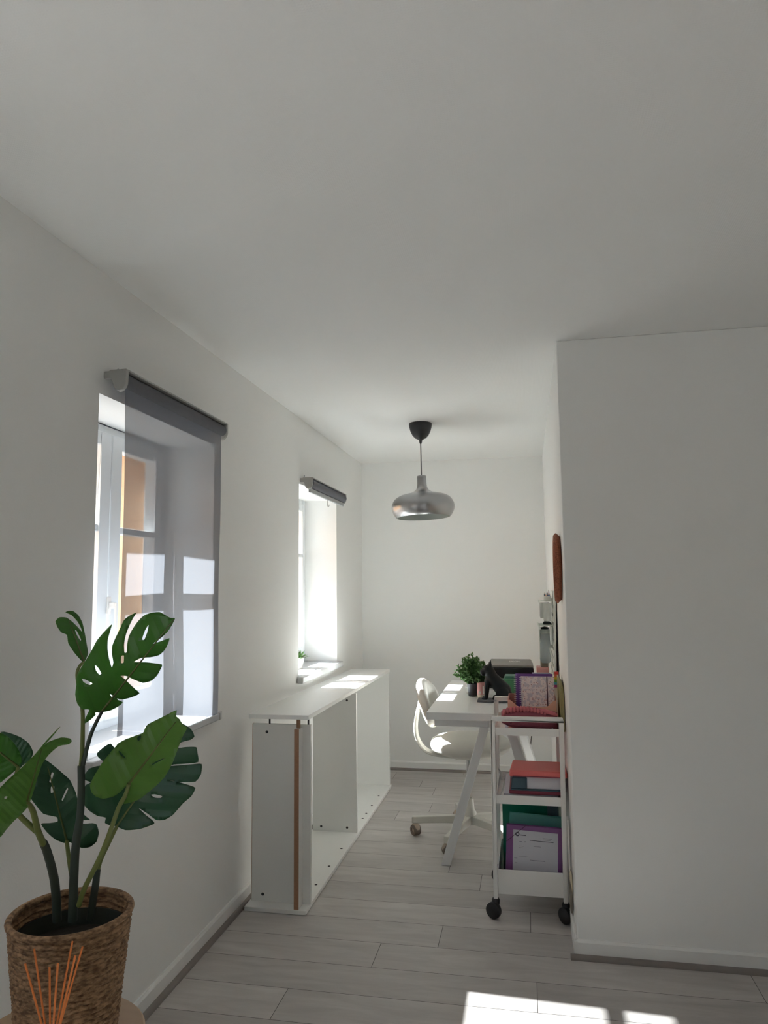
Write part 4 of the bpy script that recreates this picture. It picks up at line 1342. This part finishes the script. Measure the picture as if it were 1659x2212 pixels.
# rolled rim
m.lathe([(0.096 + 0.0055 * math.cos(a), 0.0 + 0.0055 * math.sin(a)) for a in [i * math.pi / 6 for i in range(12)]], (px, py, ZP1), 90, closed=True)
bk = m.obj('basket', 'basket', mon, smooth=60)
MB().lathe([(0.0905, ZP1 - 0.028), (0.089, ZP1 - 0.03), (0.083, ZP1 - 0.06), (0.082, ZP1 - 0.06), (0.0885, ZP1 - 0.028)], (px, py, 0), 60, closed=True).obj('plastic_liner', 'liner', mon, smooth=40)
MB().lathe([(0.0, ZP1 - 0.052), (0.05, ZP1 - 0.05), (0.083, ZP1 - 0.054), (0.083, ZP1 - 0.06), (0, ZP1 - 0.06)], (px, py, 0), 40).obj('soil', 'soil', mon, smooth=60)

K = 500.0 / 1659.0            # measured crop units -> photo pixels
def cp(p):
    return (p[0] * K, 1250 + p[1] * K)


def inside(p, poly):
    c = False
    n = len(poly)
    for i in range(n):
        a, b = poly[i], poly[(i + 1) % n]
        if (a[1] > p[1]) != (b[1] > p[1]) and p[0] < (b[0] - a[0]) * (p[1] - a[1]) / (b[1] - a[1]) + a[0]:
            c = not c
    return c


def rounded(poly, k=3):
    pts = [Vector((p[0], p[1], 0)) for p in poly]
    n = len(pts)
    out = []
    for i in range(n):
        p0, p1, p2, p3 = pts[i - 1], pts[i], pts[(i + 1) % n], pts[(i + 2) % n]
        for j in range(k):
            t = j / k
            q = 0.5 * ((2 * p1) + (p2 - p0) * t + (2 * p0 - 5 * p1 + 4 * p2 - p3) * t * t + (3 * p1 - p0 - 3 * p2 + p3) * t ** 3)
            lnr = p1.lerp(p2, t)
            q = q.lerp(lnr, 0.45)
            out.append((q.x, q.y))
    return out


def leaf(outline, holes, base, tip, d0, d1, side, fold, bend, mname, rib=True, ripple=0.004):
    ol = [cp(p) for p in rounded(outline)]
    hs = [[cp(p) for p in rounded(h, 2)] for h in holes]
    B, T = Vector(cp(base)), Vector(cp(tip))
    ax = T - B
    Ln = ax.length
    ax /= Ln
    nx_ = Vector((-ax.y, ax.x))
    def depth(p):
        q = Vector(p) - B
        s_, t_ = q.dot(ax) / Ln, q.dot(nx_) / 100.0
        rp_ = ripple * math.sin(s_ * 13 - abs(t_) * 3.5) * min(abs(t_) * 1.6, 1)
        return d0 + (d1 - d0) * s_ + side * t_ - fold * abs(t_) ** 1.3 + bend * s_ * s_ + rp_
    vs, es = [], []
    for ring in [ol] + hs:
        o = len(vs)
        vs += [Vector(p) for p in ring]
        es += [(o + i, o + (i + 1) % len(ring)) for i in range(len(ring))]
    xs, ys_ = [p[0] for p in ol], [p[1] for p in ol]
    step = 9
    y = min(ys_)
    while y < max(ys_):
        x = min(xs)
        while x < max(xs):
            if inside((x, y), ol) and not any(inside((x, y), h) for h in hs):
                vs.append(Vector((x, y)))
            x += step
        y += step
    n = int(Ln / 8)
    for i in range(n + 1):
        q = B + ax * Ln * i / max(n, 1)
        if inside(q, ol):
            vs.append(q)
    v2, e2, f2, _, _, _ = delaunay_2d_cdt(vs, es, [], 0, 0.05)
    fs = []
    for f in f2:
        c = (sum(v2[i].x for i in f) / len(f), sum(v2[i].y for i in f) / len(f))
        if inside(c, ol) and not any(inside(c, h) for h in hs):
            fs.append(list(f))
    m = MB()
    m.add([at(v.x, v.y, depth(v)) for v in v2], fs)
    used = set(i for f in m.f for i in f)
    mp, nv_ = {}, []
    for i in sorted(used):
        mp[i] = len(nv_)
        nv_.append(m.v[i])
    m.v = nv_
    m.f = [[mp[i] for i in f] for f in m.f]
    uvp = [v2[i] for i in sorted(used)]
    lf = m.obj('leaf', mname, mon, smooth=75, solid=0.0011)
    key = {}
    for q3, q2 in zip(nv_, uvp):
        w_ = q2 - B
        key[tuple(round(c, 5) for c in (q3 - mon.location))] = (w_.dot(ax) / Ln, abs(w_.dot(nx_)) / Ln)
    ul = lf.data.uv_layers.new(name='vein')
    for lp in lf.data.loops:
        co = lf.data.vertices[lp.vertex_index].co
        ul.data[lp.index].uv = key.get(tuple(round(c, 5) for c in co), (0.5, 0.5))
    if rib:
        pts = []
        for i in range(13):
            q = B + ax * Ln * i / 12
            if inside(q, ol) or i == 0:
                pts.append(at(q.x, q.y, depth(q) - 0.0006))
        if len(pts) > 2:
            rr = [0.0021 - 0.0014 * i / (len(pts) - 1) for i in range(len(pts))]
            MB().tube(pts, rr, 8).obj('midrib', 'rib', lf, smooth=60)
    return lambda p: at(*cp(p), depth(cp(p)))


LA = [(1255, 285), (1228, 340), (1200, 382), (1150, 428), (1093, 468), (1160, 446), (1214, 428), (1205, 465), (1180, 512), (1140, 548), (1080, 562), (1010, 568), (957, 598), (1045, 600), (1160, 615), (1150, 650), (1125, 695), (1085, 732), (1025, 746), (960, 722), (905, 696), (862, 696), (895, 722), (945, 772), (1000, 822), (940, 850), (880, 865), (838, 858), (850, 872), (880, 888), (845, 918), (795, 943), (735, 956), (700, 962), (650, 1010), (608, 1036), (612, 1000), (640, 938), (590, 935), (555, 895), (540, 830), (548, 760), (552, 690), (590, 625), (640, 545), (690, 450), (740, 388), (802, 327), (788, 380), (772, 440), (770, 505), (780, 570), (800, 637), (813, 600), (803, 540), (805, 480), (832, 415), (868, 340), (890, 297), (925, 268), (979, 243), (952, 285), (925, 340), (902, 400), (888, 470), (892, 530), (908, 528), (912, 470), (922, 420), (945, 370), (985, 310), (1030, 266), (1080, 246), (1145, 240), (1185, 262), (1222, 282)]
HA = [[(1066, 330), (1040, 370), (1018, 435), (1034, 438), (1055, 385)], [(868, 555), (888, 550), (886, 603), (866, 605)], [(680, 618), (700, 632), (728, 678), (712, 690), (688, 660)], [(586, 716), (612, 722), (664, 750), (640, 764), (598, 742)], [(785, 826), (805, 834), (824, 856), (800, 850)], [(680, 962), (700, 955), (708, 965), (690, 978)]]
pA = leaf(LA, HA, (735, 945), (1250, 288), 1.235, 1.16, 0.020, 0.016, 0.02, 'leaf')
LB = [(470, 240), (495, 231), (525, 234), (560, 262), (590, 318), (608, 400), (622, 480), (630, 540), (602, 600), (570, 572), (530, 525), (490, 462), (481, 402), (440, 384), (415, 350), (398, 305), (425, 278), (475, 280), (520, 312), (560, 352), (590, 385), (580, 350), (555, 305), (515, 262)]
pB = leaf(LB, [[(535, 365), (550, 372), (582, 435), (575, 445), (552, 410)]], (603, 598), (480, 262), 1.30, 1.34, 0.10, 0.0, 0.0, 'leaf', ripple=0.0)
LD = [(835, 1775), (900, 1803), (1000, 1795), (1105, 1757), (1090, 1730), (1040, 1690), (990, 1640), (1060, 1685), (1120, 1730), (1180, 1728), (1240, 1692), (1310, 1612), (1370, 1560), (1400, 1500), (1350, 1478), (1270, 1456), (1195, 1440), (1245, 1452), (1300, 1458), (1400, 1455), (1440, 1400), (1444, 1328), (1380, 1330), (1225, 1342), (1245, 1332), (1330, 1326), (1420, 1315), (1415, 1250), (1405, 1207), (1330, 1207), (1240, 1218), (1300, 1172), (1365, 1155), (1393, 1130), (1370, 1080), (1310, 1040), (1200, 1050), (1060, 1090), (930, 1150), (832, 1215), (790, 1180), (740, 1208), (695, 1250), (704, 1280), (760, 1330), (690, 1345), (640, 1362), (610, 1400), (608, 1440), (650, 1460), (612, 1482), (600, 1545), (602, 1615), (640, 1662), (700, 1700), (757, 1712), (752, 1750), (790, 1768)]
HD = [[(1080, 1550), (1110, 1545), (1165, 1558), (1150, 1572), (1110, 1570)]]
pD = leaf(LD, HD, (840, 1770), (1330, 1065), 1.275, 1.30, -0.015, 0.02, 0.0, 'leafdark')
LC = [(1266, 943), (1205, 972), (1150, 1000), (1060, 1044), (1037, 1080), (1022, 1108), (905, 1150), (845, 1184), (790, 1250), (730, 1322), (672, 1420), (645, 1480), (655, 1530), (690, 1562), (740, 1576), (810, 1562), (860, 1530), (912, 1480), (895, 1560), (880, 1612), (930, 1606), (1000, 1580), (1100, 1502), (1180, 1422), (1232, 1330), (1270, 1232), (1305, 1140), (1342, 1070), (1318, 1052), (1300, 1032), (1286, 1008), (1262, 985)]
HC_ = [[(990, 1128), (1012, 1122), (1008, 1150), (992, 1166), (982, 1150)], [(848, 1232), (865, 1240), (900, 1280), (893, 1288), (862, 1262)], [(1085, 1332), (1120, 1308), (1180, 1284), (1172, 1294), (1125, 1318), (1095, 1336)]]
pC = leaf(LC, HC_, (925, 1470), (1290, 985), 1.17, 1.13, 0.02, 0.016, 0.0, 'leaflight')
LE = [(300, 1285), (370, 1328), (440, 1388), (500, 1442), (545, 1540), (562, 1622), (600, 1690), (645, 1728), (600, 1730), (548, 1742), (600, 1756), (660, 1752), (692, 1762), (708, 1822), (692, 1885), (645, 1923), (590, 1930), (540, 1910), (500, 1888), (460, 1895), (398, 1870), (340, 1822), (293, 1757), (350, 1752), (412, 1742), (405, 1708), (310, 1685), (240, 1602), (215, 1560), (240, 1500), (258, 1440), (278, 1355)]
HE = [[(370, 1390), (386, 1394), (366, 1460), (354, 1455)], [(365, 1492), (390, 1490), (384, 1530), (364, 1535)], [(480, 1500), (489, 1510), (450, 1592), (442, 1582)]]
pE = leaf(LE, HE, (478, 1880), (330, 1300), 1.31, 1.33, 0.02, 0.018, 0.0, 'leafdark')
LG = [(0, 1105), (50, 1128), (100, 1178), (140, 1240), (158, 1300), (140, 1342), (90, 1392), (30, 1440), (0, 1462), (-100, 1480), (-180, 1400), (-180, 1250), (-100, 1130)]
pG = leaf(LG, [], (130, 1350), (-120, 1150), 1.12, 1.10, 0.02, 0.01, 0.0, 'leaf')
LG2 = [(8, 1098), (80, 1110), (150, 1138), (200, 1175), (226, 1215), (238, 1252), (212, 1302), (165, 1335), (120, 1380), (60, 1330), (20, 1220)]
pG2 = leaf(LG2, [], (175, 1345), (30, 1105), 1.19, 1.20, 0.02, 0.01, 0.0, 'leafdark', rib=False)
LF = [(431, 1061), (370, 1135), (302, 1208), (350, 1170), (440, 1138), (500, 1145), (513, 1165), (490, 1188), (420, 1200), (345, 1265), (300, 1330), (265, 1430), (240, 1520), (200, 1630), (150, 1690), (100, 1735), (40, 1802), (0, 1853), (-100, 1900), (-200, 1850), (-230, 1750), (-150, 1640), (-60, 1560), (0, 1500), (60, 1440), (130, 1380), (200, 1310), (250, 1262), (335, 1160)]
pF = leaf(LF, [[(30, 1562), (55, 1560), (48, 1578), (30, 1582)]], (190, 1600), (300, 1215), 1.06, 1.10, 0.10, 0.0, 0.0, 'leaflight')


def stem(pts, ds, rs, mname, name='stem'):
    P3 = [at(*cp(p), d) for p, d in zip(pts, ds)]
    c = catmull(P3, 5)
    rr = []
    for i in range(len(c)):
        u = i / (len(c) - 1) * (len(rs) - 1)
        k_ = min(int(u), len(rs) - 2)
        rr.append(rs[k_] + (rs[k_ + 1] - rs[k_]) * (u - k_))
    return MB().tube(c, rr, 12).obj(name, mname, mon, smooth=60)
Y2 = 1493
dz = 1.262
stem([(520, 960 + Y2), (530, 640 + Y2), (545, 400 + Y2), (575, 200 + Y2), (582, 1500), (582, 1340)], [1.20, 1.205, 1.215, 1.23, 1.24, 1.245], [0.0075, 0.0072, 0.0068, 0.0062, 0.006, 0.0062], 'stemdark', 'trunk')
stem([(582, 1345), (588, 1260), (593, 1100), (592, 950), (572, 820), (552, 690), (572, 625), (603, 598)], [1.245, 1.25, 1.262, 1.275, 1.285, 1.29, 1.296, 1.30], [0.0042, 0.0036, 0.003, 0.0024], 'stem')
stem([(590, 1345), (622, 1220), (650, 1120), (690, 1030), (735, 945)], [1.245, 1.243, 1.24, 1.237, 1.235], [0.0042, 0.0034, 0.0026], 'stemdark')
stem([(410, 960 + Y2), (400, 760 + Y2), (380, 620 + Y2), (336, 460 + Y2), (310, 400 + Y2)], [1.20, 1.195, 1.18, 1.155, 1.142], [0.0072, 0.0070, 0.0066, 0.0060], 'stemdark')
stem([(318, 420 + Y2), (275, 325 + Y2), (235, 170 + Y2), (190, 1600)], [1.146, 1.12, 1.09, 1.06], [0.0052, 0.0046, 0.0034], 'stem')
stem([(278, 330 + Y2), (200, 262 + Y2), (130, 1680), (90, 1560), (130, 1350)], [1.122, 1.118, 1.115, 1.115, 1.12], [0.0046, 0.004, 0.003], 'stem')
stem([(545, 830 + Y2), (515, 640 + Y2), (490, 480 + Y2), (478, 1880)], [1.24, 1.26, 1.29, 1.31], [0.0044, 0.004, 0.0032], 'stem')
stem([(565, 850 + Y2), (600, 740 + Y2), (690, 560 + Y2), (760, 400 + Y2), (850, 150 + Y2), (895, 1560), (925, 1470)], [1.19, 1.185, 1.18, 1.175, 1.172, 1.17, 1.168], [0.0044, 0.004, 0.0036, 0.003], 'stem')
stem([(645, 950 + Y2), (682, 720 + Y2), (692, 640 + Y2), (700, 590 + Y2)], [1.225, 1.23, 1.235, 1.239], [0.0064, 0.0060, 0.0052], 'stemdark')
stem([(697, 605 + Y2), (722, 520 + Y2), (780, 400 + Y2), (840, 1772)], [1.238, 1.245, 1.26, 1.275], [0.0044, 0.0038, 0.003], 'stem')

# reed diffuser on a low stand just below the picture edge
rb0 = at(112, 2216, 0.93)
zt = rb0.z - 0.17
std = thing('low_stand', (rb0.x, rb0.y, 0), 'small wooden stand under the reed diffuser at the lower left', 'table')
MB().box(rb0.x - 0.11, rb0.x + 0.11, rb0.y - 0.12, rb0.y + 0.10, zt - 0.02, zt - 0.0005).obj('table_top', 'wood', std, bevel=0.003)
for sx in (-1, 1):
    for sy in (-1, 1):
        MB().box(rb0.x + sx * 0.09 - 0.012, rb0.x + sx * 0.09 + 0.012, rb0.y - 0.01 + sy * 0.09 - 0.012, rb0.y - 0.01 + sy * 0.09 + 0.012, 0.0005, zt - 0.02).obj('leg', 'wood', std, bevel=0.002)
rd = thing('reed_diffuser', (rb0.x, rb0.y, zt), 'orange scent reeds fanning out in front of the basket planter', 'diffuser')
MB().lathe([(0.0, 0), (0.03, 0), (0.033, 0.004), (0.033, 0.085), (0.028, 0.1), (0.013, 0.112), (0.013, 0.14), (0.011, 0.14), (0.011, 0.112), (0, 0.1)], (rb0.x, rb0.y, zt), 32).obj('bottle', 'bottle', rd, smooth=40)
for i, (tx, ty, dd) in enumerate(((180, 1265, 0.95), (245, 1160, 1.0), (355, 1290, 0.96), (415, 1265, 0.92), (520, 1105, 0.97), (592, 1145, 0.95), (540, 1210, 0.90))):
    tp = at(tx * K, 1700 + ty * K, dd)
    vb = Vector((rb0.x, rb0.y, zt + 0.02))
    mid = Vector((rb0.x + (tp.x - rb0.x) * 0.06, rb0.y + (tp.y - rb0.y) * 0.03, zt + 0.139))
    a_ = mid + (mid - tp).normalized() * 0.11
    MB().tube([a_, tp], 0.0013, 8).obj('reed', 'reed', rd, smooth=50)

# ------------------------------------------------------------------ light: sun and sky
sd = bpy.data.lights.new('sun', 'SUN')
sd.energy = 16.0
sd.angle = math.radians(0.55)
sd.color = (0.985, 0.995, 1.0)
so = bpy.data.objects.new('sun', sd)
COL.objects.link(so)
dirv = Vector((1, -0.06, -0.915)).normalized()
so.rotation_euler = dirv.to_track_quat('-Z', 'Y').to_euler()
so.location = (-6, 3, 6)
wd = bpy.data.worlds.new('sky')
SC.world = wd
wd.use_nodes = True
nt = wd.node_tree
bg = nt.nodes['Background']
sk = nt.nodes.new('ShaderNodeTexSky')
sk.sky_type = 'NISHITA'
sk.sun_disc = False
sk.sun_elevation = math.radians(42.4)
sk.sun_rotation = math.radians(-90)
sk.dust_density = 1.0
nt.links.new(sk.outputs[0], bg.inputs['Color'])
bg.inputs['Strength'].default_value = 0.15

vs_ = SC.view_settings
vs_.view_transform = 'Standard'
vs_.look = 'None'
vs_.gamma = 1.0
vs_.use_curve_mapping = False
vs_.exposure = 2.22
SC.cycles.max_bounces = 14
SC.cycles.diffuse_bounces = 9
SC.cycles.transparent_max_bounces = 16
SC.cycles.glossy_bounces = 4
SC.cycles.sample_clamp_indirect = 8.0
SC.cycles.caustics_reflective = False
SC.cycles.caustics_refractive = False
SC.cycles.use_denoising = True
